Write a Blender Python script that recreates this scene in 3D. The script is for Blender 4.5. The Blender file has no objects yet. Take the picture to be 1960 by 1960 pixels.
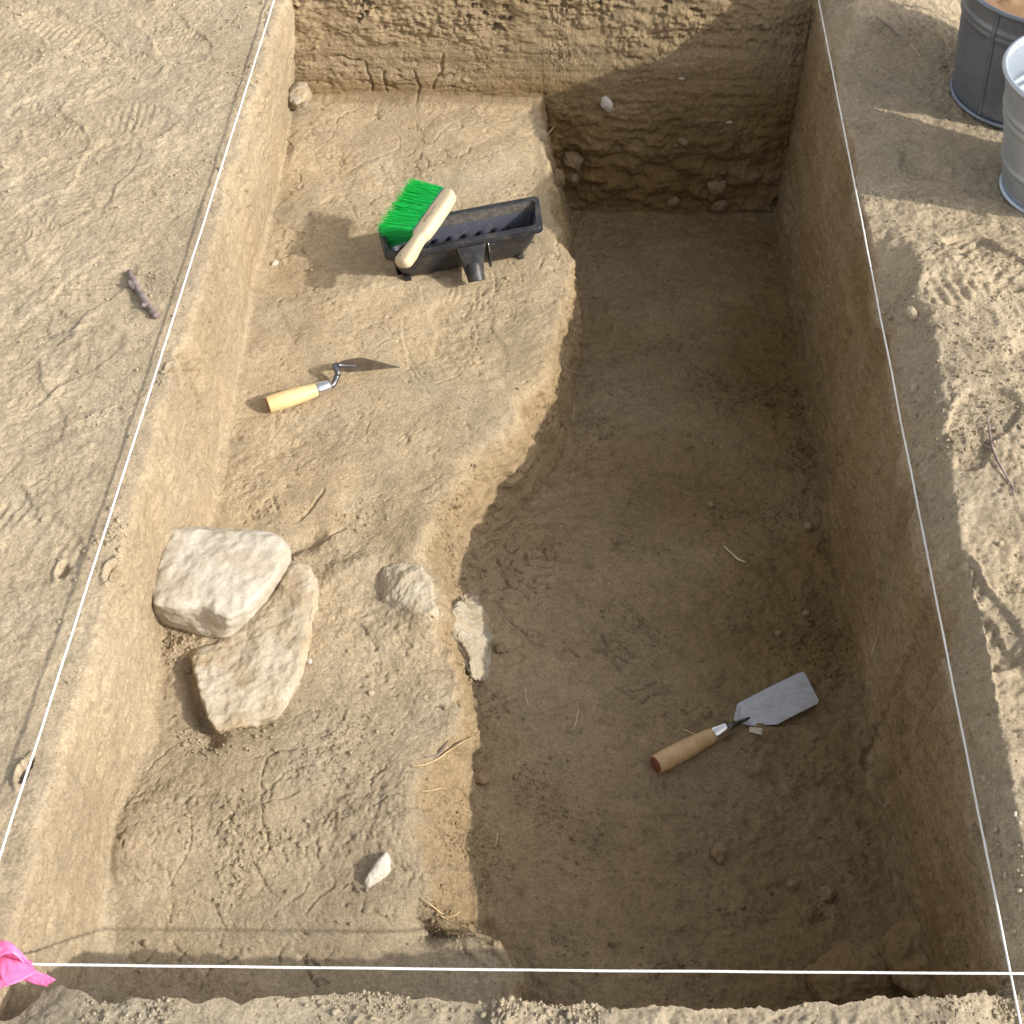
import bpy, bmesh, math, random
import numpy as np
from mathutils import Vector, Matrix

random.seed(7)
rng = np.random.default_rng(11)
scene = bpy.context.scene
COL = scene.collection

# ------------------------------------------------------------------ camera, sky, sun, exposure
PITCH, ROLL = 0.852691239, 0.008648433
CAMX, CAMY, CAMZ = 0.591300398, 0.543327435, 1.29537431   # CAMY is metres behind the front string
FPX, PPX, PPY, NPX = 2640.0, 1135.86, 980.0, 1960.0        # focal length / principal point in pixels of the 1960 px photo
CAM = np.array([CAMX, -CAMY, CAMZ])
_f = np.array([0, math.cos(PITCH), -math.sin(PITCH)])
_r = np.array([1.0, 0, 0]); _u = np.cross(_r, _f)
AX_R = math.cos(ROLL)*_r + math.sin(ROLL)*_u
AX_U = -math.sin(ROLL)*_r + math.cos(ROLL)*_u
AX_F = _f
cd = bpy.data.cameras.new("camera")
cam = bpy.data.objects.new("camera", cd); COL.objects.link(cam)
m = Matrix.Identity(4)
for i in range(3):
    m[i][0] = AX_R[i]; m[i][1] = AX_U[i]; m[i][2] = -AX_F[i]; m[i][3] = CAM[i]
cam.matrix_world = m
cd.sensor_width = 36; cd.lens = FPX/NPX*36
cd.shift_x = -(PPX-NPX/2)/NPX
cd.clip_start = 0.02; cd.clip_end = 500
scene.camera = cam

SUN = Vector((-1.0, 0.36, -0.60)).normalized()      # direction the light travels
elev = math.asin(-SUN.z); azim = math.atan2(-SUN.x, -SUN.y)
w = bpy.data.worlds.new("World"); scene.world = w; w.use_nodes = True
nt = w.node_tree; nt.nodes.clear()
sky = nt.nodes.new('ShaderNodeTexSky'); sky.sky_type = 'NISHITA'; sky.sun_disc = False
sky.sun_elevation = elev; sky.sun_rotation = azim
sky.dust_density = 3.0; sky.air_density = 1.0; sky.ozone_density = 0.6
hs = nt.nodes.new('ShaderNodeHueSaturation'); hs.inputs['Saturation'].default_value = 0.16
bg = nt.nodes.new('ShaderNodeBackground'); bg.inputs['Strength'].default_value = 0.137
wo = nt.nodes.new('ShaderNodeOutputWorld')
nt.links.new(sky.outputs[0], hs.inputs['Color']); nt.links.new(hs.outputs[0], bg.inputs['Color'])
nt.links.new(bg.outputs[0], wo.inputs['Surface'])
sd = bpy.data.lights.new("sun", 'SUN'); sd.energy = 2.5; sd.angle = math.radians(0.55); sd.color = (1.0, 0.94, 0.83)
so = bpy.data.objects.new("sun", sd); COL.objects.link(so)
so.rotation_euler = SUN.to_track_quat('-Z', 'Y').to_euler(); so.location = (3, -1, 3)
scene.view_settings.view_transform = 'Standard'; scene.view_settings.look = 'None'
scene.view_settings.exposure = 0.86; scene.view_settings.gamma = 1.0

# ------------------------------------------------------------------ helpers
def ray(u, v):
    return AX_F + AX_R*((u-PPX)/FPX) - AX_U*((v-PPY)/FPX)
def at(u, v, z):                         # photo pixel + height -> point
    d = ray(u, v); return CAM + d*((z-CAM[2])/d[2])
def atd(u, v, z):                        # same, pixels of the 1932 px view
    return at(u*NPX/1932, v*NPX/1932, z)

def tag(o, label=None, cat=None, group=None, kind=None):
    if label: o['label'] = label
    if cat: o['category'] = cat
    if group: o['group'] = group
    if kind: o['kind'] = kind
    return o
def empty(name, loc, label, cat, group=None):
    o = bpy.data.objects.new(name, None); COL.objects.link(o); o.location = Vector(loc)
    o.empty_display_size = 0.05
    return tag(o, label, cat, group)
def mesh_obj(name, verts, faces, mat, parent=None, smooth=True):
    me = bpy.data.meshes.new(name)
    me.from_pydata([tuple(map(float, v)) for v in verts], [], [tuple(f) for f in faces])
    me.update()
    if smooth:
        me.polygons.foreach_set('use_smooth', [True]*len(me.polygons))
    if mat: me.materials.append(mat)
    o = bpy.data.objects.new(name, me); COL.objects.link(o)
    if parent is not None:
        o.parent = parent
        p = parent; off = Vector((0, 0, 0))
        while p is not None:
            off += Vector(p.location); p = p.parent
        me.transform(Matrix.Translation(-off))
    return o
def own(o):                               # top-level mesh: origin at its base centre
    me = o.data
    co = np.empty(len(me.vertices)*3, np.float32); me.vertices.foreach_get('co', co); co = co.reshape(-1, 3)
    c = Vector(((co[:, 0].min()+co[:, 0].max())/2, (co[:, 1].min()+co[:, 1].max())/2, co[:, 2].min()))
    me.transform(Matrix.Translation(-c)); o.location = c
    return o
def frame(d):
    d = np.asarray(d, float); d = d/np.linalg.norm(d)
    a = np.array([0, 0, 1.0]) if abs(d[2]) < .9 else np.array([1.0, 0, 0])
    s = np.cross(d, a); s /= np.linalg.norm(s)
    return d, s, np.cross(s, d)
def tube(pts, rad, n=8, cap=True):        # returns verts, faces
    pts = [np.asarray(p, float) for p in pts]
    rad = [rad]*len(pts) if np.isscalar(rad) else rad
    V, F = [], []
    s_prev = None
    for i, p in enumerate(pts):
        d = pts[min(i+1, len(pts)-1)] - pts[max(i-1, 0)]
        d, s, t = frame(d)
        if s_prev is not None:
            s = s_prev - d*np.dot(s_prev, d); s /= np.linalg.norm(s); t = np.cross(d, s)
        s_prev = s
        for k in range(n):
            a = 2*math.pi*k/n
            V.append(p + rad[i]*(math.cos(a)*s + math.sin(a)*t))
    for i in range(len(pts)-1):
        for k in range(n):
            F.append((i*n+k, i*n+(k+1) % n, (i+1)*n+(k+1) % n, (i+1)*n+k))
    if cap:
        F.append(tuple(range(n))[::-1]); F.append(tuple((len(pts)-1)*n+k for k in range(n)))
    return V, F
def merge(parts):
    V, F = [], []
    for v, f in parts:
        o = len(V); V += list(v); F += [tuple(i+o for i in q) for q in f]
    return V, F
def smooth_path(pts, n):
    pts = np.array(pts, float); k = len(pts)
    out = []
    for j in range(n):
        t = j/(n-1)*(k-1); i = min(int(t), k-2); q = t-i
        p0 = pts[max(i-1, 0)]; p1 = pts[i]; p2 = pts[i+1]; p3 = pts[min(i+2, k-1)]
        out.append(.5*((2*p1)+(-p0+p2)*q+(2*p0-5*p1+4*p2-p3)*q*q+(-p0+3*p1-3*p2+p3)*q**3))
    return out

# ---- numpy noise
_perm = rng.permutation(256).astype(np.int32); _perm = np.concatenate([_perm, _perm, _perm])
_g = rng.normal(size=(256, 3)).astype(np.float32); _g /= np.linalg.norm(_g, axis=1)[:, None]
def perlin(x, y, z):
    x = np.asarray(x, np.float32); y = np.asarray(y, np.float32); z = np.asarray(z, np.float32)
    xi = np.floor(x); yi = np.floor(y); zi = np.floor(z)
    xf = x-xi; yf = y-yi; zf = z-zi
    xi = xi.astype(np.int32) & 255; yi = yi.astype(np.int32) & 255; zi = zi.astype(np.int32) & 255
    u = xf*xf*xf*(xf*(xf*6-15)+10); v = yf*yf*yf*(yf*(yf*6-15)+10); ww = zf*zf*zf*(zf*(zf*6-15)+10)
    def gd(dx, dy, dz):
        h = _perm[_perm[_perm[xi+dx]+yi+dy]+zi+dz]
        g = _g[h]
        return g[..., 0]*(xf-dx)+g[..., 1]*(yf-dy)+g[..., 2]*(zf-dz)
    a = gd(0, 0, 0); a += u*(gd(1, 0, 0)-a)
    b = gd(0, 1, 0); b += u*(gd(1, 1, 0)-b)
    a += v*(b-a)
    c = gd(0, 0, 1); c += u*(gd(1, 0, 1)-c)
    d = gd(0, 1, 1); d += u*(gd(1, 1, 1)-d)
    c += v*(d-c)
    return (a+ww*(c-a))*1.5
def fbm(x, y, z, oct=3, gain=.5, lac=2.03):
    s = 0; a = 1
    for i in range(oct):
        s = s+a*perlin(x+17.3*i, y+5.1*i, z+9.7*i); a *= gain; x = x*lac; y = y*lac; z = z*lac
    return s
def worley(a, b, seed=0):                 # 2-D, returns F1, F2, cell hash
    ai = np.floor(a).astype(np.int32); bi = np.floor(b).astype(np.int32)
    f1 = np.full(a.shape, 9, np.float32); f2 = f1.copy(); hid = np.zeros(a.shape, np.float32)
    for dx in (-1, 0, 1):
        for dy in (-1, 0, 1):
            cx = ai+dx; cy = bi+dy
            h = _perm[_perm[(cx+seed) & 255]+(cy & 255)]
            px = cx+(_perm[h+1]/255.0); py = cy+(_perm[h+77]/255.0)
            d = np.sqrt((px-a)**2+(py-b)**2).astype(np.float32)
            n = d < f1
            f2 = np.where(n, f1, np.minimum(f2, d)); hid = np.where(n, h/255.0, hid); f1 = np.where(n, d, f1)
    return f1, f2, hid
def sstep(a, b, x):
    t = np.clip((x-a)/(b-a), 0, 1); return t*t*(3-2*t)

# ------------------------------------------------------------------ materials
def new_mat(name):
    mt = bpy.data.materials.new(name); mt.use_nodes = True
    t = mt.node_tree; p = t.nodes['Principled BSDF']
    return mt, t, p
def N(t, kind, **kw):
    n = t.nodes.new(kind)
    for k, v in kw.items():
        if k in n.inputs.keys(): n.inputs[k].default_value = v
        else: setattr(n, k, v)
    return n
def mixc(t, a, b, fac, mode='MIX'):
    n = t.nodes.new('ShaderNodeMix'); n.data_type = 'RGBA'; n.blend_type = mode
    for idx, val in ((0, fac), (6, a), (7, b)):
        if hasattr(val, 'links') or hasattr(val, 'is_linked'): t.links.new(val, n.inputs[idx])
        else: n.inputs[idx].default_value = val if idx == 0 else (*val, 1)[:4]
    return n.outputs[2]
def ramp(t, src, lo, hi, a, b):
    n = t.nodes.new('ShaderNodeMapRange'); n.inputs[1].default_value = lo; n.inputs[2].default_value = hi
    n.inputs[3].default_value = a; n.inputs[4].default_value = b
    t.links.new(src, n.inputs[0]); return n.outputs[0]
def grey(t, src):
    n = t.nodes.new('ShaderNodeCombineColor'); 
    for i in range(3): t.links.new(src, n.inputs[i])
    return n.outputs[0]

def soil_material():
    mt, t, p = new_mat('soil')
    geo = N(t, 'ShaderNodeNewGeometry'); pos = geo.outputs['Position']
    at_ = N(t, 'ShaderNodeAttribute', attribute_name='soil')
    sep = N(t, 'ShaderNodeSeparateColor'); t.links.new(at_.outputs['Color'], sep.inputs[0])
    def noise(sc, det=4, rough=.6, dist=0.0):
        n = N(t, 'ShaderNodeTexNoise', Scale=sc, Detail=det, Roughness=rough, Distortion=dist)
        t.links.new(pos, n.inputs['Vector']); return n.outputs['Fac']
    sand = (.445, .366, .264); earth = (.468, .362, .228); damp_shade = (.214, .138, .058); crust = (.335, .288, .212)  # damp earth tone, darkened further to deepen the trench shade
    c = mixc(t, sand, earth, sep.outputs[0])
    c = mixc(t, c, crust, sep.outputs[2])
    c = mixc(t, c, (.37, .325, .25), ramp(t, noise(9, 3, .5), .48, .75, 0, .45))
    c = mixc(t, c, damp_shade, sep.outputs[1])
    v1 = ramp(t, noise(5, 5, .6, .4), .3, .7, .86, 1.12)
    v2 = ramp(t, noise(38, 6, .72), .3, .7, .84, 1.14)
    v3 = ramp(t, noise(330, 4, .75), .32, .68, .72, 1.24)
    v4 = ramp(t, noise(120, 5, .7), .34, .50, .80, 1.03)
    for v in (v1, v2, v3, v4): c = mixc(t, c, grey(t, v), 1.0, 'MULTIPLY')
    # tint drift between yellowish and greyish earth
        # small dark and pale grains
    vo = N(t, 'ShaderNodeTexVoronoi', Scale=230); t.links.new(pos, vo.inputs['Vector'])
    dots = ramp(t, vo.outputs['Distance'], .10, .22, 1, 0)
    sc2 = N(t, 'ShaderNodeSeparateColor'); t.links.new(vo.outputs['Color'], sc2.inputs[0])
    pick = ramp(t, sc2.outputs[0], .80, .84, 0, .6)
    mul = N(t, 'ShaderNodeMath', operation='MULTIPLY'); t.links.new(dots, mul.inputs[0]); t.links.new(pick, mul.inputs[1])
    c = mixc(t, c, (.10, .075, .05), mul.outputs[0])
    pick2 = ramp(t, sc2.outputs[1], .93, .95, 0, .6)
    mul2 = N(t, 'ShaderNodeMath', operation='MULTIPLY'); t.links.new(dots, mul2.inputs[0]); t.links.new(pick2, mul2.inputs[1])
    c = mixc(t, c, (.60, .55, .46), mul2.outputs[0])
    vo3 = N(t, 'ShaderNodeTexVoronoi', Scale=95, Randomness=1.0); t.links.new(pos, vo3.inputs['Vector'])
    sc3 = N(t, 'ShaderNodeSeparateColor'); t.links.new(vo3.outputs['Color'], sc3.inputs[0])
    m3 = N(t, 'ShaderNodeMath', operation='MULTIPLY'); t.links.new(ramp(t, vo3.outputs['Distance'], .07, .13, 1, 0), m3.inputs[0]); t.links.new(ramp(t, sc3.outputs[0], .90, .92, 0, .7), m3.inputs[1])
    c = mixc(t, c, (.13, .095, .062), m3.outputs[0])
    t.links.new(c, p.inputs['Base Color'])
    p.inputs['Roughness'].default_value = .95
    p.inputs['Specular IOR Level'].default_value = .15
    b1 = N(t, 'ShaderNodeBump', Strength=.9, Distance=.0030); t.links.new(noise(240, 6, .75), b1.inputs['Height'])
    b2 = N(t, 'ShaderNodeBump', Strength=.6, Distance=.0009); t.links.new(noise(900, 3, .6), b2.inputs['Height'])
    t.links.new(b1.outputs[0], b2.inputs['Normal']); t.links.new(b2.outputs[0], p.inputs['Normal'])
    return mt
def rock_material(name, col, col2, soilc=(.40, .31, .20), dust=.35):
    mt, t, p = new_mat(name)
    pos = N(t, 'ShaderNodeNewGeometry').outputs['Position']
    def noise(sc, det=5, rough=.6):
        n = N(t, 'ShaderNodeTexNoise', Scale=sc, Detail=det, Roughness=rough); t.links.new(pos, n.inputs['Vector']); return n.outputs['Fac']
    c = mixc(t, col, col2, ramp(t, noise(22), .35, .65, 0, 1))
    c = mixc(t, c, soilc, ramp(t, noise(14, 6, .7), .50, .66, 0, dust))
    c = mixc(t, c, grey(t, ramp(t, noise(300, 4, .7), .3, .7, .85, 1.12)), 1.0, 'MULTIPLY')
    t.links.new(c, p.inputs['Base Color']); p.inputs['Roughness'].default_value = .9; p.inputs['Specular IOR Level'].default_value = .2
    b1 = N(t, 'ShaderNodeBump', Strength=.5, Distance=.003); t.links.new(noise(70, 6, .65), b1.inputs['Height'])
    b2 = N(t, 'ShaderNodeBump', Strength=.5, Distance=.001); t.links.new(noise(500, 3, .6), b2.inputs['Height'])
    t.links.new(b1.outputs[0], b2.inputs['Normal']); t.links.new(b2.outputs[0], p.inputs['Normal'])
    return mt
def plain(name, col, rough=.5, metal=0, spec=.5, nscale=0, namp=.15, bump=0, bscale=200, stretch=None, col2=None, dirt=0):
    mt, t, p = new_mat(name)
    p.inputs['Roughness'].default_value = rough; p.inputs['Metallic'].default_value = metal
    p.inputs['Specular IOR Level'].default_value = spec
    tc = N(t, 'ShaderNodeTexCoord'); src = tc.outputs['Object']
    if stretch:
        mp = N(t, 'ShaderNodeMapping'); mp.inputs['Scale'].default_value = stretch; mp.inputs['Rotation'].default_value = (0, 0, 0)
        t.links.new(src, mp.inputs['Vector']); src = mp.outputs[0]
    if nscale:
        n = N(t, 'ShaderNodeTexNoise', Scale=nscale, Detail=5.0, Roughness=.6); t.links.new(src, n.inputs['Vector'])
        f = ramp(t, n.outputs['Fac'], .3, .7, 0, 1)
        hi = col2 or tuple(min(1, x*(1+namp)) for x in col); lo = tuple(x*(1-namp) for x in col)
        c_ = mixc(t, lo, hi, f)
        if dirt:
            gp = N(t, 'ShaderNodeNewGeometry').outputs['Position']; nd = N(t, 'ShaderNodeTexNoise', Scale=55.0, Detail=7.0, Roughness=.72); t.links.new(gp, nd.inputs['Vector'])
            c_ = mixc(t, c_, (.33, .255, .165), ramp(t, nd.outputs['Fac'], .50, .68, 0, dirt))
        t.links.new(c_, p.inputs['Base Color'])
        t.links.new(ramp(t, n.outputs['Fac'], .3, .7, rough*.85, min(1, rough*1.2)), p.inputs['Roughness'])
    else:
        p.inputs['Base Color'].default_value = (*col, 1)
    if bump:
        n2 = N(t, 'ShaderNodeTexNoise', Scale=bscale, Detail=3.0); t.links.new(src, n2.inputs['Vector'])
        b = N(t, 'ShaderNodeBump', Strength=.4, Distance=bump); t.links.new(n2.outputs['Fac'], b.inputs['Height']); t.links.new(b.outputs[0], p.inputs['Normal'])
    return mt
SOIL = soil_material()

# ------------------------------------------------------------------ the excavated ground, one continuous surface cut into its named pieces
YF = 1.895                                  # far wall
ZS = -0.235                                 # shelf level
def curve(pts, z):                          # pixels (1932 view) at height z -> x as a function of y
    q = np.array([atd(u, v, z)[:2] for u, v in pts]); q = q[np.argsort(q[:, 1])]
    return q[:, 1], q[:, 0]
cLb = curve([(552, 185), (540, 290), (515, 400), (480, 520), (462, 640), (440, 760), (415, 850), (400, 980), (330, 1100), (295, 1250), (275, 1380), (250, 1450), (215, 1560), (195, 1700), (185, 1770)], ZS)
cT = curve([(1025, 190), (1030, 290), (1045, 370), (1068, 430), (1070, 520), (1050, 600), (1040, 690), (1000, 760), (955, 830), (885, 870), (835, 950), (833, 1040), (848, 1180), (868, 1290), (878, 1370), (800, 1440), (793, 1500), (806, 1600), (815, 1660), (806, 1715), (880, 1745), (955, 1768), (970, 1795), (972, 1840)], ZS)
# slope foot
fy = np.array([-.1, .10, .13, .2, .3, .45, .6, .75, .85, .95, 1.05, 1.2, 1.5, 1.9])
fx = np.array([.515, .515, .510, .462, .445, .437, .42, .388, .412, .485, .53, .56, .57, .53])
fz = np.array([-.36, -.36, -.355, -.345, -.34, -.34, -.345, -.355, -.37, -.395, -.415, -.43, -.455, -.50])
zy = np.array([-.1, .1, .35, .7, 1.1, 1.5, 1.9]); zf = np.array([-.35, -.36, -.38, -.40, -.425, -.455, -.50])
def smooth1(a, n, axis):
    k = np.ones(n)/n
    p = [(0, 0), (0, 0)]; p[axis] = (n//2, n-1-n//2)
    a = np.pad(a, p, mode='edge'); c = np.cumsum(a, axis=axis)
    z = np.zeros_like(np.take(c, [0], axis)); c = np.concatenate([z, c], axis)
    sl1 = [slice(None)]*2; sl2 = [slice(None)]*2
    sl1[axis] = slice(n, None); sl2[axis] = slice(None, -n)
    return (c[tuple(sl1)]-c[tuple(sl2)])/n

# rows: y, depth factor (0 ground level, 1 trench bottom)
def lin(a, b, n, end=False): return np.linspace(a, b, n, endpoint=end)
out = .12+np.geomspace(.02, 40, 18)[::-1]
ry = [-out, lin(-.12, -.028, 42), lin(-.028, .004, 44), lin(.004, YF-.02, 850), lin(YF-.02, YF+.02, 170), lin(YF+.02, 2.3, 60), 2.3+np.geomspace(.02, 40, 18)]
rk = [np.zeros(18), np.zeros(42), lin(0, 1, 44), np.ones(850), lin(1, 0, 170), np.zeros(60), np.zeros(18)]
kind_row = np.concatenate([np.full(len(a), i) for i, a in enumerate(ry)])
RY = np.concatenate(ry); RK = np.concatenate(rk); NR = len(RY)
NEARW = (kind_row == 2); FARW = (kind_row == 4)
yc = np.clip(RY, 0, YF)
wob = np.interp(yc, np.linspace(0, YF, 60), rng.normal(0, .0035, 60))
wob2 = np.interp(yc, np.linspace(0, YF, 45), rng.normal(0, .004, 45))
xL = .012+wob; xLb = np.interp(yc, *cLb)
xT = np.interp(yc, *cT)+np.interp(yc, np.linspace(0, YF, 110), rng.normal(0, .003, 110))
xT = xT+np.interp(yc, np.linspace(0, YF, 38), rng.normal(0, .009, 38))*np.interp(yc, [0, .3, .6, 1.3, 1.9], [.5, .7, 1, 1, .5])
xB = np.maximum(np.interp(yc, fy, fx), xT+.012); zB = np.interp(yc, fy, fz)
zF = np.interp(yc, zy, zf)
xRb = np.interp(yc, [0, .7, 1.2, 1.9], [.982, .984, .978, .972])
xR = 1.008+wob2
cols = []                                   # (region, x(rows,n), z(rows,n))
def seg(reg, x0, x1, z0, z1, n, fx_=None, fz_=None):
    u = np.linspace(0, 1, n, endpoint=False)[None, :]
    a = u if fx_ is None else fx_(u); b = u if fz_ is None else fz_(u)
    o = np.ones((NR, 1))
    X = (o*np.asarray(x0).reshape(-1, 1))*(1-a)+(o*np.asarray(x1).reshape(-1, 1))*a
    Z = (o*np.asarray(z0).reshape(-1, 1))*(1-b)+(o*np.asarray(z1).reshape(-1, 1))*b
    cols.append((reg, X, Z))
og = np.geomspace(1, 1600, 22)
seg(0, -.62, -.62, 0, 0, 22); cols[-1] = (0, np.ones((NR, 1))*(-.60-.025*og[::-1])[None, :], np.zeros((NR, 22)))
seg(0, -.60, xL, 0, 0, 290)
kink = .45+.35*np.interp(yc, np.linspace(0, YF, 14), rng.uniform(0, 1, 14))
xk = xL+(xLb-xL)*(kink*.8); 
seg(1, xL, xk, 0, ZS*kink, 55); seg(1, xk, xLb, ZS*kink, ZS, 55)
seg(2, xLb, xT, ZS, ZS, 210)
seg(3, xT, xB, ZS, zB, 80, None, lambda u: u**.8)
seg(4, xB, xRb, zB, zF, 230, None, lambda u: 1-(1-u)**2.6)
seg(5, xRb, xR, zF, 0, 170)
seg(6, xR, 1.50, 0, 0, 220)
cols.append((6, np.ones((NR, 1))*(1.50+.025*(og-1))[None, :], np.zeros((NR, 22))))
REG = np.concatenate([np.full(c[1].shape[1], c[0]) for c in cols])
X = np.concatenate([c[1] for c in cols], 1); Z = np.concatenate([c[2] for c in cols], 1); NC = X.shape[1]
Z = Z*RK[:, None]
Y = np.repeat(RY[:, None], NC, 1)
Zbot = Z[kind_row == 3][-1][None, :]; wfar = np.clip(-Zbot/.1, 0, 1)
Y = np.where(FARW[:, None], wfar*(YF+.02+.08*Z)+(1-wfar)*Y, Y)
inner = slice(24, NC-24)
for it in range(2):                          # round the edges
    X[:, inner] = smooth1(X, 5, 1)[:, inner]; Z[:, inner] = smooth1(Z, 5, 1)[:, inner]
# broad soft shoulder along the left edge
Xs, Zs_ = X.copy(), Z.copy()
for it in range(2): Xs = smooth1(Xs, 15, 1); Zs_ = smooth1(Zs_, 15, 1)
wsh = .75*np.exp(-((np.arange(NC)-316)/22.0)**2)[None, :]
X = X*(1-wsh)+Xs*wsh; Z = Z*(1-wsh)+Zs_*wsh
wT = .85*np.exp(-((np.arange(NC)-632)/30.0)**2)[None, :]*np.interp(RY, [.0, .2, 1.05, 1.25, 1.9], [.8, 1, 1, .25, .2])[:, None]*(kind_row == 3)[:, None]
Xs, Zs_ = X.copy(), Z.copy()
for it in range(2): Xs = smooth1(Xs, 25, 1); Zs_ = smooth1(Zs_, 25, 1)
X = X*(1-wT)+Xs*wT; Z = Z*(1-wT)+Zs_*wT
# ragged near lip and rough far wall top
xx = X.astype(np.float32)
lipx = [(0, 1935), (47, 1919), (78, 1894), (137, 1866), (168, 1882), (193, 1894), (224, 1897), (248, 1885), (311, 1877), (342, 1877), (388, 1888), (435, 1877), (466, 1890), (497, 1885), (668, 1869), (786, 1876), (911, 1888), (1004, 1894), (1128, 1894), (1200, 1902), (1360, 1904), (1515, 1900), (1640, 1891), (1733, 1885), (1795, 1888), (1857, 1893), (1900, 1886)]
lipw = np.array([at(u, v, .008 if 170 < u < 1800 else -.019)[:2] for u, v in lipx])
lip = (np.interp(xx, lipw[:, 0], lipw[:, 1])+.013).astype(np.float32)+.004*perlin(xx*28, 0*xx+1.7, 0*xx)+.003*perlin(xx*70, 0*xx+8.7, 0*xx)
wl = np.exp(-((RY-(-.012))/.05)**2)[:, None]
Y += lip*wl
R2 = np.repeat(REG[None, :], NR, 0)
def soft(mask, n=15):
    a = smooth1(mask.astype(np.float64), n, 1); return smooth1(a, n, 0).astype(np.float32)
trow = ((RK > .5))[:, None]
gl = soft((R2 == 0) & (X > -2) | ((R2 < 3) & (~trow) & (kind_row[:, None] < 2)) ) 
wall_l = soft((R2 == 1) & trow); shelf = soft((R2 == 2) & (kind_row == 3)[:, None]); slope = soft((R2 == 3) & (kind_row == 3)[:, None], 11)
floor_ = soft((R2 == 4) & (kind_row == 3)[:, None]); wall_r = soft((R2 == 5) & (kind_row == 3)[:, None], 11)
gr = soft(R2 == 6); farw = soft(FARW[:, None] & (R2 > 0) & (R2 < 6)); near = soft((kind_row < 2)[:, None] & (R2 >= 0), 9)
grd = soft((R2 == 0) | (R2 == 6) | (kind_row < 2)[:, None] | (kind_row > 4)[:, None], 9)
# base ground relief: level of the surface below the strings, hump on the right, its far end raised to shadow the far wall
Xf, Yf = X.astype(np.float32), Y.astype(np.float32)
base_g = -.013-.006*sstep(.8, .1, Yf)*(Xf < .5)+.024*sstep(.03, -.02, Yf)*sstep(.02, .12, Xf)*sstep(1.0, .93, Xf)
hump = .050*sstep(0, 1, (Xf-1.003)/(.028+.034*sstep(.45, .95, Yf)))*sstep(1.22, 1.02, Yf)*sstep(-.15, .25, Yf)+.045*sstep(1.0, 1.05, Xf)*(sstep(1.62, 1.74, Yf)+1.0*sstep(1.76, 1.86, Yf))*sstep(1.35, 1.15, Xf)
hump = hump-.012*sstep(1.12, 1.35, Xf)*sstep(1.22, 1.0, Yf)
Z += (base_g+hump)*np.clip(1+Z/.09, 0, 1)
# shelf sags gently; slope bulges
Z += shelf*(.012*perlin(Xf*5, Yf*5, 0*Xf+.5)+.006*perlin(Xf*13, Yf*13, 0*Xf+.5))
Z -= shelf*.016*sstep(.30, .12, Yf)
heap_c = at(1456, 1402, -.375); Z += .0165*np.exp(-(((Xf-heap_c[0])/.026)**2+((Yf-heap_c[1])/.016)**2))
Z += floor_*(.010*perlin(Xf*4, Yf*4, 0*Xf+7.5)+.004*perlin(Xf*15, Yf*15, 0*Xf+7.5))
# hollow left of the slab, hollow with roots, hollow right of the boulder (pixels of the 1932 view)
def gauss_line(pts, wdt, z=ZS):
    P = [atd(u, v, z)[:2] for u, v in pts]; best = np.full(X.shape, 9.0, np.float32)
    for a, b in zip(P[:-1], P[1:]):
        d = b-a; L = d@d
        tt = np.clip(((Xf-a[0])*d[0]+(Yf-a[1])*d[1])/L, 0, 1)
        best = np.minimum(best, np.hypot(Xf-a[0]-tt*d[0], Yf-a[1]-tt*d[1]))
    return np.exp(-(best/wdt)**2)
Z -= (shelf+wall_l*.3)*.018*gauss_line([(352, 1245), (368, 1310), (396, 1388)], .013)
Z -= shelf*.030*gauss_line([(805, 1735), (850, 1720)], .020)
Z -= shelf*.016*gauss_line([(545, 1030), (590, 1010)], .014)
Z -= slope*.012*gauss_line([(810, 1500), (850, 1600), (850, 1690)], .03)
Z += shelf*.010*gauss_line([(640, 1080), (690, 1060)], .02)
Z += shelf*.012*gauss_line([(810, 1000), (780, 1060), (800, 1160)], .035)

# surface normal of the smooth form
P = np.stack([X, Y, Z], -1)
def normals(P):
    a = np.gradient(P, axis=1); b = np.gradient(P, axis=0)
    n = np.cross(a, b); n /= (np.linalg.norm(n, axis=-1, keepdims=True)+1e-12)
    return n
def blurP(A, n):
    return smooth1(smooth1(A, n, 1), n, 0)
NRM = normals(np.stack([blurP(P[..., i], 7) for i in range(3)], -1)).astype(np.float32)
x, y, z = (P[..., i].astype(np.float32) for i in range(3))
vis = (x > -.62) & (x < 1.52) & (y > -.2) & (y < 2.4)
idx = np.where(vis.ravel())[0]
x, y, z = x.ravel()[idx], y.ravel()[idx], z.ravel()[idx]
m_ = {k: v.ravel()[idx] for k, v in dict(gl=gl, wl=wall_l, sh=shelf, sl=slope, fl=floor_, wr=wall_r, gr=gr, fw=farw, nr=near, gd=grd).items()}
_tot = sum(m_[k] for k in ('gd', 'wl', 'sh', 'sl', 'fl', 'wr', 'fw'))
_nf = np.where(_tot > .05, 1/np.maximum(_tot, .05), 1).astype(np.float32)
for k in ('gd', 'wl', 'sh', 'sl', 'fl', 'wr', 'fw'): m_[k] = np.clip(m_[k]*_nf, 0, 1)
near_sh = m_['sh']*sstep(.62, .38, y)
# planar coordinates for cell patterns
side = np.clip(m_['wl']+m_['wr'], 0, 1) > .5; isf = m_['fw'] > .5
ca = np.where(side, y, x); cb = np.where(side | isf, z*1.0, y)
D = np.zeros_like(x)
n1 = fbm(x*21, y*21, z*21, 3); n2 = fbm(x*75, y*75, z*75, 3, .6); n3 = perlin(x*260, y*260, z*260)
rough = .25+.75*sstep(-.25, .45, fbm(x*7+3, y*7, z*7, 2))          # patches: smooth and crumbly
D += .0015*n1+.0012*n2*rough+.0008*n3*rough+.0005*perlin(x*420, y*420, z*420)
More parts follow.
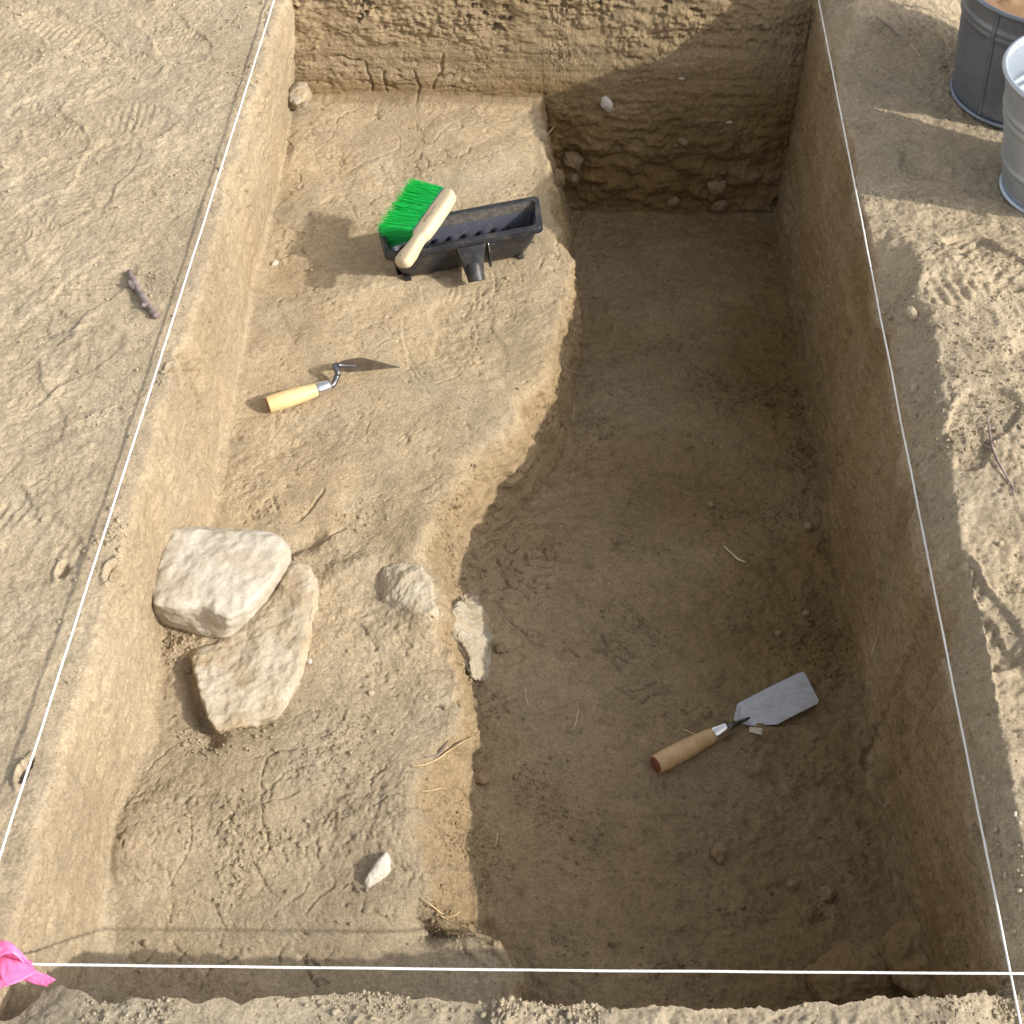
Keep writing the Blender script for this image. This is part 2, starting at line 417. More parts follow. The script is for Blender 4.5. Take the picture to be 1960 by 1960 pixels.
# sand with scuffs
wx = x+.03*perlin(x*9, y*9, z*0+2); wy = y+.03*perlin(x*9, y*9, z*0+6)
sand = np.clip(m_['gd'], 0, 1)
lft = np.where(x < .5, .22+.78*sstep(-.015, -.13, x), 1.0).astype(np.float32)
sand = sand*np.where(x < .5, .42*lft, .70).astype(np.float32)
D += sand*(.004*perlin(x*5, y*5, 0*x+1)+.0036*fbm(wx*13, wy*13, 0*x+4, 4, .55)+.0020*np.abs(perlin(wx*17, wy*17, 0*x+9))**.7
           -.0065*sstep(.18, .5, perlin(wx*8, wy*8, 0*x+14))*sstep(-.1, .3, perlin(x*3, y*3, 0*x+3.2)))
f1, f2, hid = worley(wx*30+.5*perlin(x*40, y*40, 0*x), wy*22, 61)
D -= sand*.0035*np.clip(.34-f1, 0, 1)/.34*(hid > .55)*sstep(0, .35, perlin(x*7, y*7, 0*x+51))
rip = np.sin((wx*.6+wy*.8+.02*perlin(x*20, y*20, 0*x))*310)
D += sand*.0007*rip*sstep(.1, .45, perlin(x*6, y*6, 0*x+31))
# crumbs embedded everywhere in patches
f1, f2, hid = worley(ca*115, cb*115, 3)
crumb = np.clip(.42-f1, 0, 1)*(hid > .45)
pm = sstep(.1, .6, fbm(x*10+9, y*10, z*10, 2))
D += crumb*.011*pm*(.20+.5*m_['fw']+.3*near_sh+.45*m_['fl']+.5*m_['gr']+.4*m_['nr'])
f1, f2, hid = worley(ca*42, cb*42, 9)
D += np.clip(.40-f1, 0, 1)*(hid > .72)*.020*pm*(.25*m_['fl']+.3*m_['gr']+.4*m_['nr']+.35*m_['fw'])
# little pits and gouges
f1, f2, hid = worley(ca*75+.4*n2, cb*75, 33)
D -= np.clip(.30-f1, 0, 1)/.30*(hid > .80)*.0030*sstep(-.1, .35, perlin(x*12+5, y*12, z*12))*(.6+.8*m_['sh']+.6*m_['wl'])
f1, f2, hid = worley(ca*160+.4*n2, cb*130, 71)
D -= np.clip(.34-f1, 0, 1)/.34*(hid > .62)*.0016*sstep(-.2, .3, perlin(x*15+5, y*15, z*15+9))
# cracked, flaky shelf
cx_ = x+.030*perlin(x*14, y*14, 0*x)+.010*perlin(x*55, y*55, 0*x)+.004*perlin(x*160, y*160, 0*x); cy_ = y+.030*perlin(x*14, y*14, 0*x+5)+.010*perlin(x*55, y*55, 0*x+5)+.004*perlin(x*160, y*160, 0*x+3)
f1, f2, hid = worley(cx_*11, cy_*9.5, 21)
edge = f2-f1
ck = sstep(-.15, .35, perlin(x*6+4, y*6, 0*x+2))*sstep(.4, .0, np.abs(y-1.0)-.25*0)*0+sstep(.05, .45, perlin(x*6+4, y*6, 0*x+2)+.55*sstep(1.25, 1.6, y)+.35*sstep(.6, .3, y))
brk = sstep(-.25, .30, perlin(x*24, y*24, 0*x+77))
D -= m_['sh']*ck*brk*.0036*np.exp(-(edge/.022)**2)
D += m_['sh']*ck*(hid-.5)*.0020*sstep(0, .06, edge)
f1, f2, hid = worley(cx_*26, cy_*26, 5)
D += near_sh*((hid-.5)*.0012*sstep(0, .10, f2-f1)-.0012*np.exp(-((f2-f1)/.04)**2))*sstep(-.3, .2, perlin(x*9, y*9, 0*x+33))
D += near_sh*(.0004*fbm(x*60, y*60, z*60, 2, .7)+.0006*fbm(x*170, y*170, z*170, 3, .7))+m_['sh']*.0008*fbm(x*50, y*50, z*50, 3, .7)*rough*2
# trowelled side walls: scraping marks run along the wall
st = fbm(y*7, z*55, x*8, 3, .55)
D += m_['wr']*(.0030*st+.005*perlin(y*3, z*9, x)-.005*sstep(.2, .55, perlin(y*20, z*60, x*8))+.0038*fbm(y*32, z*60, x*20, 4, .65))
f1, f2, hid = worley(y*60+.5*n2, z*120, 17)
D -= m_['wr']*np.clip(.36-f1, 0, 1)/.36*(hid > .62)*.008*sstep(-.1, .3, perlin(y*7, z*14, 0*x+5))
D += m_['wr']*.016*sstep(.0, .5, perlin(y*6, 0*x+3, 0*x))*sstep(-.30, -.37, z)
D += m_['wl']*(.0014*fbm(y*6, z*40, x*8+3, 2, .5)+.003*perlin(y*9, z*14, x)+.0024*fbm(y*38, z*55, x*30, 4, .65)-.006*sstep(.2, .55, perlin(y*22, z*48, x*8+7))*sstep(.0, .4, perlin(y*5, z*9, x*2)))
f1, f2, hid = worley(y*24+.6*n1, z*60+.4*n2, 27)
D -= m_['wl']*np.clip(.42-f1, 0, 1)/.42*(hid > .55)*.009*sstep(-.05, .3, perlin(y*4, z*7, 0*x+15))*sstep(-.20, -.12, z)
D += m_['wl']*.005*(sstep(-.13, -.125, z+.02*perlin(y*5, 0*x+2, 0*x))-.5)
# far wall: crumbly strata
lay = fbm(x*5, z*34, y*3, 3, .55)
zup = sstep(-.15, -.10, z+.03*perlin(x*7, z*7, y)); zlo = sstep(-.235, -.28, z+.02*perlin(x*6, z*6, y))
D += m_['fw']*(.0035*lay*(1-.4*zup)+.004*fbm(x*24, z*40, y*9, 3, .6)*(.35+zup+zlo)+.0026*fbm(x*95, z*120, y*9, 3, .7)*(.2+zup*sstep(-.4, .3, perlin(x*8, z*16, y))*1.4+.7*zlo)+.007*zup*perlin(x*11, z*22, y*3))
f1, f2, hid = worley(x*44+.6*n2, z*64, 57)
D -= m_['fw']*np.clip(.42-f1, 0, 1)/.42*(hid > .62)*.012*sstep(-.1, .3, perlin(x*9, z*13, 0*x+15))*(.35+zup)
for (cu, cv, du_, dv_) in [(795, 140, 6, 42), (845, 110, -14, 60), (700, 120, 12, 56), (735, 140, 4, 34), (690, 118, -60, -6)]:
    ca0 = CAM+ray(cu, cv)*((YF-CAM[1])/ray(cu, cv)[1]); cb0 = CAM+ray(cu+du_, cv+dv_)*((YF-CAM[1])/ray(cu+du_, cv+dv_)[1]); dd_ = cb0-ca0
    xq = x+.008*perlin(x*40, z*40, 0*x); zq = z+.008*perlin(x*40, z*40, 0*x+4)
    tt = np.clip(((xq-ca0[0])*dd_[0]+(zq-ca0[2])*dd_[2])/(dd_[0]**2+dd_[2]**2), 0, 1)
    D -= m_['fw']*.006*np.exp(-(np.hypot(xq-ca0[0]-tt*dd_[0], zq-ca0[2]-tt*dd_[2])/.0020)**2)
f1, f2, hid = worley(x*17+.5*perlin(x*30, z*30, y), z*21, 40)
D += m_['fw']*sstep(-.26, -.36, z)*(.5-f1)*.024
f1, f2, hid = worley(x*9+.4*perlin(x*20, z*20, y), z*15, 12)
D += m_['fl']*(.0030*fbm(x*45, y*45, z*45, 3, .6)+.0012*fbm(x*150, y*150, z*150, 2, .7)*rough-.004*sstep(.25, .55, perlin(x*30, y*42, 0*x+61)))
# more scuffing on the loose sand
D += sand*(.0034*fbm(wx*38, wy*30, 0*x+44, 4, .68)+.0022*fbm(x*110, y*110, 0*x+4, 2, .7)*sstep(-.2, .3, perlin(x*9, y*9, 0*x+71))+.0022*np.abs(perlin(wx*44+wy*20, wy*28, 0*x+19))**.6*sstep(-.2, .3, perlin(x*8, y*8, 0*x+91)))
# ragged shelf edge
f1, f2, hid = worley(y*22+.5*n1, z*26+x*10, 83)
slr = np.clip(m_['sl']*1.3, 0, 1)
D += slr*((hid-.5)*.006*sstep(.02, .12, f2-f1)+.006*fbm(x*13, y*13, z*13, 3, .6)+.0035*fbm(x*55, y*55, z*55, 3, .65)-.006*sstep(.2, .5, perlin(x*30, y*30, z*30)))

# spalled chips and small holes near the left edge and in the left wall
for (u, v, zz, rr_, dd) in [(118, 1088, -.013, .009, .010), (216, 1098, -.02, .010, .012), (246, 1095, -.03, .006, .008), (40, 1478, -.013, .008, .014), (54, 1456, -.013, .006, .012), (352, 792, -.10, .008, .010), (1840, 35, -.013, .01, .012), (372, 770, -.11, .012, .006)]:
    c = at(u, v, zz); dx_ = x-c[0]; dy_ = (y-c[1])
    rr2 = np.hypot(dx_*1.5, dy_*.8)+.002*perlin(x*200, y*200, z*200)
    D -= dd*sstep(rr_*1.15, rr_*.75, rr2)*(z > zz-.05)
    D += dd*.35*np.exp(-((rr2-rr_*1.5)/(rr_*.35))**2)*(z > zz-.05)*(dx_ < 0)
def grooves(lines, org_, sc_, depth, wid, z0, lift=.4, warp=.004):
    global D
    for ln in lines:
        P_ = [at(org_[0]+u/sc_, org_[1]+v/sc_, z0)[:2] for u, v in ln]; P_ = np.array(P_)
        if len(P_) > 2: P_ = np.array(smooth_path([(*q, 0) for q in P_], len(P_)*3))[:, :2]
        lo = P_.min(0)-.02; hi = P_.max(0)+.02
        k = np.where((x > lo[0]) & (x < hi[0]) & (y > lo[1]) & (y < hi[1]))[0]
        xq = x[k]+warp*perlin(x[k]*45, y[k]*45, 0*x[k])+warp*.4*perlin(x[k]*140, y[k]*140, 0*x[k]); yq = y[k]+warp*perlin(x[k]*45, y[k]*45, 0*x[k]+5)+warp*.4*perlin(x[k]*140, y[k]*140, 0*x[k]+7)
        best = np.full(len(k), 9.0, np.float32); sgn = np.zeros(len(k), np.float32)
        for a, b in zip(P_[:-1], P_[1:]):
            d = b-a; L2 = d@d; tt = np.clip(((xq-a[0])*d[0]+(yq-a[1])*d[1])/L2, 0, 1)
            ex_, ey_ = xq-a[0]-tt*d[0], yq-a[1]-tt*d[1]; dd = np.hypot(ex_, ey_); n_ = dd < best
            best = np.where(n_, dd, best); sgn = np.where(n_, np.sign(ex_*d[1]-ey_*d[0]), sgn)
        D[k] += -depth*np.exp(-(best/wid)**2)+lift*depth*np.exp(-((best-wid*2.2)/(wid*1.6))**2)*(sgn > 0)
# cracks of the dried near shelf
grooves([[(1110, 890), (1000, 920), (985, 1010), (985, 1110), (1000, 1190), (1015, 1260), (965, 1300), (985, 1380), (1055, 1450)], [(985, 1090), (1060, 1065), (1130, 1040)], [(700, 1110), (715, 1200), (690, 1300), (640, 1395), (640, 1470), (630, 1520)],
         [(450, 1320), (560, 1370), (640, 1395)], [(640, 1395), (740, 1420), (800, 1480), (835, 1540), (810, 1630)], [(470, 1640), (520, 1690), (600, 1690)], [(1150, 1500), (1190, 1440), (1250, 1400)], [(545, 960), (610, 890), (660, 860)], [(950, 920), (1120, 890), (1290, 870)], [(870, 1130), (820, 1190), (815, 1240)], [(1400, 1100), (1460, 1070), (1540, 1060)]],
        (0, 980), 1.971, .0026, .0011, ZS, .12)
grooves([[(700, 600), (790, 650), (850, 690), (920, 760), (910, 820), (830, 870), (740, 900), (640, 960)], [(910, 820), (1050, 870), (1080, 940)], [(580, 660), (540, 760), (480, 810)], [(1330, 620), (1400, 700), (1600, 760), (1720, 700)], [(290, 620), (270, 740), (330, 850)], [(820, 540), (780, 650)], [(560, 690), (640, 630), (720, 590)], [(660, 1150), (670, 1200), (700, 1260)], [(1100, 800), (1170, 740), (1230, 700)]],
        (450, 0), 2.927, .0022, .0014, ZS, .10)
grooves([[(450, 1180), (500, 1160), (520, 1230)], [(650, 1300), (720, 1220), (790, 1130)], [(690, 1420), (800, 1390), (900, 1330)], [(1580, 760), (1600, 800)]], (350, 550), 2.927, .0030, .0022, ZS, .15)
# tread marks pressed into the floor and the shelf
TR = [(510, 530, 560, 600), (590, 580, 630, 540), (675, 585, 675, 640), (700, 550, 780, 545), (740, 620, 840, 630), (500, 640, 580, 655), (580, 655, 555, 700), (460, 650, 490, 705), (640, 675, 715, 695), (765, 690, 855, 690), (575, 715, 645, 755), (490, 740, 515, 770), (755, 765, 855, 745), (740, 770, 740, 805), (530, 790, 545, 850), (590, 815, 650, 825), (680, 835, 730, 865), (740, 820, 850, 820), (480, 900, 560, 870), (800, 545, 850, 640), (280, 620, 310, 660), (520, 870, 600, 880), (390, 480, 450, 520), (310, 720, 370, 760),
      (1240, 1170, 1290, 1260), (1300, 1180, 1400, 1190), (1310, 1215, 1390, 1225), (1230, 1290, 1320, 1300), (1380, 1290, 1450, 1300), (1380, 1350, 1440, 1385), (1340, 1410, 1390, 1455), (1460, 1330, 1530, 1340), (1180, 1310, 1250, 1320), (1580, 1560, 1650, 1520), (1470, 1610, 1560, 1590), (1350, 1600, 1480, 1670), (1650, 1620, 1730, 1615), (1540, 1700, 1600, 1640), (1010, 1310, 1060, 1360), (700, 1180, 790, 1200), (560, 1130, 640, 1200), (640, 1200, 720, 1270)]
grooves([[(a, b), (c_, d_)] for a, b, c_, d_ in TR], (830, 900), 3.864, .0065, .0020, -.365, .25, .001)
grooves([[(860, 620), (1040, 600)], [(900, 720), (1000, 800), (1100, 960)], [(440, 970), (560, 1110), (690, 1230), (780, 1310)]], (830, 900), 3.864, .005, .004, -.365, .5, .004)
grooves([[(1310, 1120), (1330, 1230), (1305, 1370)], [(1250, 1140), (1270, 1180)], [(1180, 1140), (1205, 1180)], [(1110, 1300), (1130, 1400), (1110, 1480)], [(1190, 1290), (1195, 1400), (1160, 1490)], [(1245, 1400), (1240, 1500), (1180, 1560)], [(970, 1260), (980, 1330), (940, 1400)], [(865, 1270), (850, 1340)], [(575, 1290), (590, 1400), (620, 1440)], [(450, 1340), (500, 1480)], [(480, 1320), (530, 1470)], [(1500, 1050), (1590, 1150), (1600, 1250)], [(800, 1560), (820, 1620)], [(870, 1550), (890, 1610)], [(910, 1520), (1000, 1600), (1070, 1690), (1080, 1790)], [(390, 1600), (380, 1700), (400, 1740)], [(160, 1660), (280, 1790)], [(930, 1250), (910, 1330), (870, 1400)], [(1040, 1380), (1060, 1450)], [(1130, 1640), (1150, 1740), (1140, 1850)]],
        (700, 310), 5.367, .0020, .0014, ZS, .45, .0012)
grooves([[(1230, 230), (1250, 330), (1330, 500), (1420, 545), (1540, 490)], [(1080, 340), (1120, 310), (1180, 290)], [(1250, 350), (1300, 500), (1400, 620)]], (350, 550), 2.927, .0018, .0018, ZS, .5, .002)
# shoe prints
def shoe(cu, cv, z0, du, dv, L, W, depth, pat, amp, sc, seed):
    global D
    c = atd(cu, cv, z0); d = atd(cu+du, cv+dv, z0)-c
    d = d[:2]/np.linalg.norm(d[:2]); s = np.array([-d[1], d[0]])
    a = (x-c[0])*d[0]+(y-c[1])*d[1]; b = (x-c[0])*s[0]+(y-c[1])*s[1]
    sel = (np.abs(a) < L*.75) & (np.abs(b) < W)
    wv = perlin(x*14+seed, y*14, 0*x)*.18
    half = W/2*(1-.25*np.exp(-((a+L*.12)/(L*.16))**2))
    rr = np.maximum(np.abs(a)/(L/2), 0)**4+np.maximum(np.abs(b)/half, 0)**3+wv
    ins = sstep(1.15, .75, rr)*sel
    rim = np.exp(-((rr-1.25)/.28)**2)*sel
    if pat == 'arc': tr = np.sin(np.hypot(a+L*.75, b*1.1-.03)*sc+5*wv+1.5*perlin(x*30, y*30, 0*x))*sstep(-.1, .25, perlin(x*16+seed, y*16, 0*x+8))
    elif pat == 'lug': tr = sstep(.2, .6, np.sin((a+.7*np.abs(b))*sc)*np.cos(b*sc*.55+1.2*np.sin(a*sc*.5)))*2-1
    else: tr = np.sin((a+.5*b)*sc)
    fade = sstep(-.15, .35, perlin(x*13+seed, y*13, 0*x+4)+.3*perlin(x*50, y*50, 0*x+seed))
    D += ins*(-depth+amp*tr*fade)+rim*depth*.35*fade
shoe(880, 640, ZS, 10, 60, .22, .125, .0022, 'none', 0, 560, 3)
shoe(1110, 1090, -.38, 80, 30, .10, .08, .0035, 'none', 0, 100, 2)
gi = 0
for (u, v, du, dv, pt) in [(215, 110, 60, 30, 'lug'), (90, 240, 50, 60, 'lug'), (190, 330, 40, -60, 'bar'), (60, 420, 60, -30, 'lug'), (230, 215, 70, 20, 'bar'), (40, 760, 30, 70, 'lug'), (110, 690, 60, -40, 'bar'), (40, 1000, 60, 60, 'bar'), (330, 70, 50, 60, 'lug'), (120, 60, 60, 40, 'bar'), (30, 590, 50, 30, 'lug'), (150, 560, 60, -50, 'bar')]:
    shoe(u, v, -.013, du, dv, .20, .09, .0022, pt, .0008, 400+40*(gi % 3), gi*3); gi += 1
for (u, v, du, dv) in [(1870, 480, 60, 60), (1850, 560, 80, 10), (1840, 810, 40, -60), (1870, 1260, 40, 60), (1830, 1150, 40, 60)]:
    shoe(u, v, .03, du, dv, .17, .08, .006, 'bar', .0018, 330, gi*3); gi += 1
shoe(1725, 300, -.013, 20, 60, .12, .06, .003, 'lug', .003, 400, 77)

Pd = P.reshape(-1, 3).copy(); Nr = NRM.reshape(-1, 3)
Pd[idx] += Nr[idx]*D[:, None]
# soil properties per vertex: warm earth, dampness with painted trench shade, grey crust
n_c = np.zeros(NR*NC, np.float32); soilc = np.zeros((NR*NC, 4), np.float32); soilc[:, 3] = 1
b1 = .5+.5*fbm(x*4, y*4, z*4+3, 3)
wl_dim = .34*m_['wl']*(.55+.45*sstep(.25, .7, y))  # left wall colour darkened to offset the strong sun on it
tint = .34*m_['gd']+.42*m_['wl']+.75*m_['sh']-.25*near_sh+.95*m_['sl']+.55*m_['fl']+.6*m_['wr']+.35*m_['fw']
lay_ = .5+.5*fbm(y*1.6+x, z*26+.4*perlin(y*5, z*6, x), x*1.0, 3, .6); damp_shade_ = .30*m_['wr']*(lay_-.5)+.18*m_['wl']*(lay_-.5)+.25*m_['fw']*(lay_-.5)+wl_dim+.03*m_['gd']+.07*m_['sh']+.50*m_['sl']+(.50+.38*sstep(.55, .95, x))*m_['fl']+.72*m_['wr']*sstep(-.01, -.07, z)+m_['fw']*(.55+.45*sstep(-.16, -.30, z))  # painted shade: floor darker toward the right wall, far wall darker downward
crust = .14*m_['gd']*(1+1.6*m_['nr'])+.25*m_['wl']+.05*m_['sh']+.30*near_sh+.15*m_['sl']*sstep(.5, .3, y)+.35*m_['nr']
soilc[idx, 0] = np.clip(tint*(.6+.8*b1), 0, 1); soilc[idx, 1] = np.clip(damp_shade_*(.75+.5*b1), 0, 1); soilc[idx, 2] = np.clip(crust*(1.35-.7*b1), 0, 1)
sg_ = soilc.reshape(NR, NC, 4)
for i_ in range(3):
    sg_[20:-20, 24:-24, i_] = smooth1(smooth1(sg_[20:-20, 24:-24, i_].astype(np.float64), 17, 1), 9, 0)
soilc = sg_.reshape(-1, 4)
soilc[:, 2] = np.where(vis.ravel(), soilc[:, 2], .2)

# quads and their owner
ii = np.arange(NR*NC).reshape(NR, NC)
Q = np.stack([ii[:-1, :-1], ii[:-1, 1:], ii[1:, 1:], ii[1:, :-1]], -1)
cr = R2[:-1, :-1]; kr = np.repeat(kind_row[:-1, None], NC-1, 1)
owner = np.zeros(cr.shape, int)              # 0 ground
tr = (cr > 0) & (cr < 6)
owner[tr & (kr == 3) & (cr == 1)] = 1; owner[tr & (kr == 3) & (cr == 5)] = 2
owner[tr & (kr == 3) & ((cr == 2) | (cr == 3))] = 5; owner[tr & (kr == 3) & (cr == 4)] = 6
owner[tr & (kr == 4)] = 3; owner[tr & (kr == 2)] = 4
names = [('ground', 'dry trampled sandy ground around the open trench', 'ground'),
         ('trench_wall', 'sunlit left earth wall of the trench under the left string', 'earth wall'),
         ('trench_wall', 'long shaded right earth wall of the trench scraped smooth', 'earth wall'),
         ('trench_wall', 'crumbly far end wall of the trench crossed by a diagonal shadow edge', 'earth wall'),
         ('trench_wall', 'near end wall of the trench below the front string', 'earth wall'),
         ('earth_shelf', 'raised sunlit earth shelf along the left side of the trench', 'earth shelf'),
         ('trench_floor', 'deep brown shaded earth floor of the trench', 'trench floor')]
def grid_obj(name, quads, P3, colr):
    used, inv = np.unique(quads.ravel(), return_inverse=True)
    co = P3[used].astype(np.float32); q = inv.reshape(-1, 4).astype(np.int32)
    me = bpy.data.meshes.new(name)
    me.vertices.add(len(co)); me.vertices.foreach_set('co', co.ravel())
    me.loops.add(q.size); me.loops.foreach_set('vertex_index', q.ravel())
    me.polygons.add(len(q)); me.polygons.foreach_set('loop_start', np.arange(0, q.size, 4, dtype=np.int32))
    me.update(calc_edges=True)
    me.polygons.foreach_set('use_smooth', np.ones(len(q), bool))
    ca_ = me.color_attributes.new('soil', 'FLOAT_COLOR', 'POINT'); ca_.data.foreach_set('color', colr[used].ravel())
    o = bpy.data.objects.new(name, me); COL.objects.link(o)
    return o
PROXY = None
st_ = 2
iq = ii[::st_, ::st_]
Qp = np.stack([iq[:-1, :-1], iq[:-1, 1:], iq[1:, 1:], iq[1:, :-1]], -1).reshape(-1, 4)
PROXY = grid_obj('proxy', Qp, Pd, soilc)
for k, (nm, lb, ct) in enumerate(names):
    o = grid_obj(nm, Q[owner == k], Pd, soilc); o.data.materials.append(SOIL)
    tag(o, lb, ct, kind='structure')
bpy.context.view_layer.update()
def on(u, v):                                # photo pixel -> point on the ground surface and its normal
    d = Vector(ray(u, v)).normalized()
    ok, loc, nrm, _ = PROXY.ray_cast(Vector(CAM), d)
    return np.array(loc), np.array(nrm)
def down(xq, yq):
    ok, loc, nrm, _ = PROXY.ray_cast(Vector((xq, yq, .5)), Vector((0, 0, -1)))
    return loc.z

# ------------------------------------------------------------------ stones
M_LIME = rock_material('pale_limestone', (.52, .475, .405), (.44, .39, .315), dust=.40)
M_LIME2 = rock_material('dusty_limestone', (.47, .415, .33), (.38, .31, .215), (.39, .295, .185), dust=.9)
M_GREY = rock_material('grey_stone', (.42, .375, .30), (.30, .245, .17), dust=.9)
M_WHITE = rock_material('white_chip', (.60, .56, .50), (.48, .43, .36), dust=.3)
M_CLOD = rock_material('earth_clod', (.25, .175, .10), (.31, .225, .135), (.27, .19, .11), dust=.5)
M_DAMPROCK = rock_material('soil_covered_rock', (.235, .165, .090), (.205, .138, .066), (.21, .14, .065), dust=.6)
M_GRAVEL = rock_material('gravel_stone', (.47, .41, .32), (.39, .32, .23), dust=.4)

def resample(P_, n):
    P_ = np.array(P_, float); Q_ = np.vstack([P_, P_[:1]])
    s = np.concatenate([[0], np.cumsum(np.linalg.norm(np.diff(Q_, axis=0), axis=1))])
    t = np.linspace(0, s[-1], n, endpoint=False)
    return np.stack([np.interp(t, s, Q_[:, i]) for i in range(P_.shape[1])], 1)
def slab(name, top, bot, mat, label, cat, dome=.004, amp=.004, fr=22, group=None, n=110, sm=5, bevel=.25, n_in=16, n_out=16, ridge=0, vox=.0022, fine=.20):
    """stone with a traced top outline and a traced foot outline (3-D points)"""
    T = resample(top, n); B = resample(bot, n) if len(bot) != len(top) else None
    if B is None:                            # corresponding points: share the parameter of the top outline
        Q_ = np.vstack([np.array(top), np.array(top)[:1]]); Qb = np.vstack([np.array(bot), np.array(bot)[:1]])
        s = np.concatenate([[0], np.cumsum(np.linalg.norm(np.diff(Q_, axis=0), axis=1))]); t = np.linspace(0, s[-1], n, endpoint=False)
        T = np.stack([np.interp(t, s, Q_[:, i]) for i in range(3)], 1); B = np.stack([np.interp(t, s, Qb[:, i]) for i in range(3)], 1)
    def circ(A):
        k = sm//2; return sum(np.roll(A, j, 0) for j in range(-k, k+1))/(2*k+1)
    T = circ(T); B = circ(B); c = T.mean(0)
    AA = np.c_[T[:, :2]-c[:2], np.ones(n)]; pl = np.linalg.lstsq(AA, T[:, 2], rcond=None)[0]; dev = T[:, 2]-AA@pl; c[2] = pl[2]
    rings = []
    for j in range(1, n_in+1):
        r = j/n_in; R_ = c+(T-c)*r
        R_[:, 2] = np.c_[R_[:, :2]-c[:2], np.ones(n)]@pl+dev*r**4+dome*(1-r**2)
        if r > .8: R_[:, 2] -= bevel*.012*((r-.8)/.2)**2
        rings.append(R_)
    for j in range(1, n_out+1):
        t = j/n_out; R_ = T*(1-t)+B*t; R_[:, 2] = (T[:, 2]-bevel*.012)*(1-t)+B[:, 2]*t
        bul = .003*math.sin(math.pi*t); dirv = (T-c); dirv[:, 2] = 0; dirv /= np.linalg.norm(dirv, axis=1)[:, None]+1e-9
        rings.append(R_+dirv*bul)
    V = np.vstack([c[None]+[[0, 0, dome]]]+rings)
    F = [(0, 1+k, 1+(k+1) % n) for k in range(n)]
    for j in range(len(rings)-1):
        a = 1+j*n; b = a+n
        F += [(a+k, b+k, b+(k+1) % n, a+(k+1) % n) for k in range(n)]
    me_n = np.zeros_like(V)
    for f in F:
        p = V[list(f[:3])]; nn = np.cross(p[1]-p[0], p[2]-p[0])
        for i in f: me_n[i] += nn
    me_n /= np.linalg.norm(me_n, axis=1)[:, None]+1e-12
    if me_n[0, 2] < 0: me_n = -me_n; F = [f[::-1] for f in F]
    tm = bpy.data.meshes.new('tmp'); tm.from_pydata([tuple(map(float, v)) for v in V], [], F+[tuple(range(len(V)-n, len(V)))[::-1]])
    to = bpy.data.objects.new('tmp', tm); COL.objects.link(to); md = to.modifiers.new('r', 'REMESH'); md.mode = 'VOXEL'; md.voxel_size = vox
    dg = bpy.context.evaluated_depsgraph_get(); em = to.evaluated_get(dg).to_mesh()
    V = np.empty(len(em.vertices)*3, np.float32); em.vertices.foreach_get('co', V); V = V.reshape(-1, 3).astype(float)
    F = [tuple(p_.vertices) for p_ in em.polygons]; E_i = np.array([tuple(e_.vertices) for e_ in em.edges])
    to.evaluated_get(dg).to_mesh_clear(); bpy.data.objects.remove(to, do_unlink=True); bpy.data.meshes.remove(tm)
    for it in range(3):
        acc = np.zeros_like(V); cn_ = np.zeros(len(V))
        np.add.at(acc, E_i[:, 0], V[E_i[:, 1]]); np.add.at(acc, E_i[:, 1], V[E_i[:, 0]]); np.add.at(cn_, E_i[:, 0], 1); np.add.at(cn_, E_i[:, 1], 1)
        V = .4*V+.6*acc/cn_[:, None]
    me_n = np.zeros_like(V); FA = np.array([f[:3] for f in F]); fn = np.cross(V[FA[:, 1]]-V[FA[:, 0]], V[FA[:, 2]]-V[FA[:, 0]])
    for k_ in range(3): np.add.at(me_n, FA[:, k_], fn)
    me_n /= np.linalg.norm(me_n, axis=1)[:, None]+1e-12
    q = V.astype(np.float32)
    d = amp*fine*fbm(q[:, 0]*fr*9, q[:, 1]*fr*9, q[:, 2]*fr*9, 3, .65)+amp*fbm(q[:, 0]*fr, q[:, 1]*fr, q[:, 2]*fr, 4, .55)+amp*.35*fbm(q[:, 0]*fr*4, q[:, 1]*fr*4, q[:, 2]*fr*4, 3, .6)
    if ridge: d -= ridge*np.abs(perlin(q[:, 0]*fr*.7, q[:, 1]*fr*.7, q[:, 2]*fr*.7))**.6
    V = V+me_n*d[:, None]
    return tag(own(mesh_obj(name, V, F, mat)), label, cat, group)
def px(pts, z): return [at(u, v, zz if isinstance(zz, float) else z) for (u, v, *r) in pts for zz in [r[0] if r else z]]

# boulder in the left wall
bt = [(318, 1012), (401, 1007), (462, 1011), (510, 1013), (531, 1022), (546, 1042), (548, 1070), (524, 1104), (469, 1165), (432, 1186), (408, 1168), (380, 1158), (340, 1164), (290, 1156), (290, 1121), (303, 1076)]
bb = [(306, 1010), (401, 1012), (470, 1025), (520, 1030), (545, 1040), (556, 1060), (553, 1088), (530, 1130), (478, 1192), (434, 1222), (411, 1224), (367, 1214), (335, 1203), (290, 1189), (280, 1150), (292, 1080)]
slab('boulder', px(bt, -.160), px(bb, -.236), M_LIME, 'large pale boulder jutting from the left wall onto a slab', 'rock', dome=.004, amp=.0045, fr=11, ridge=.003, sm=3, fine=.08)
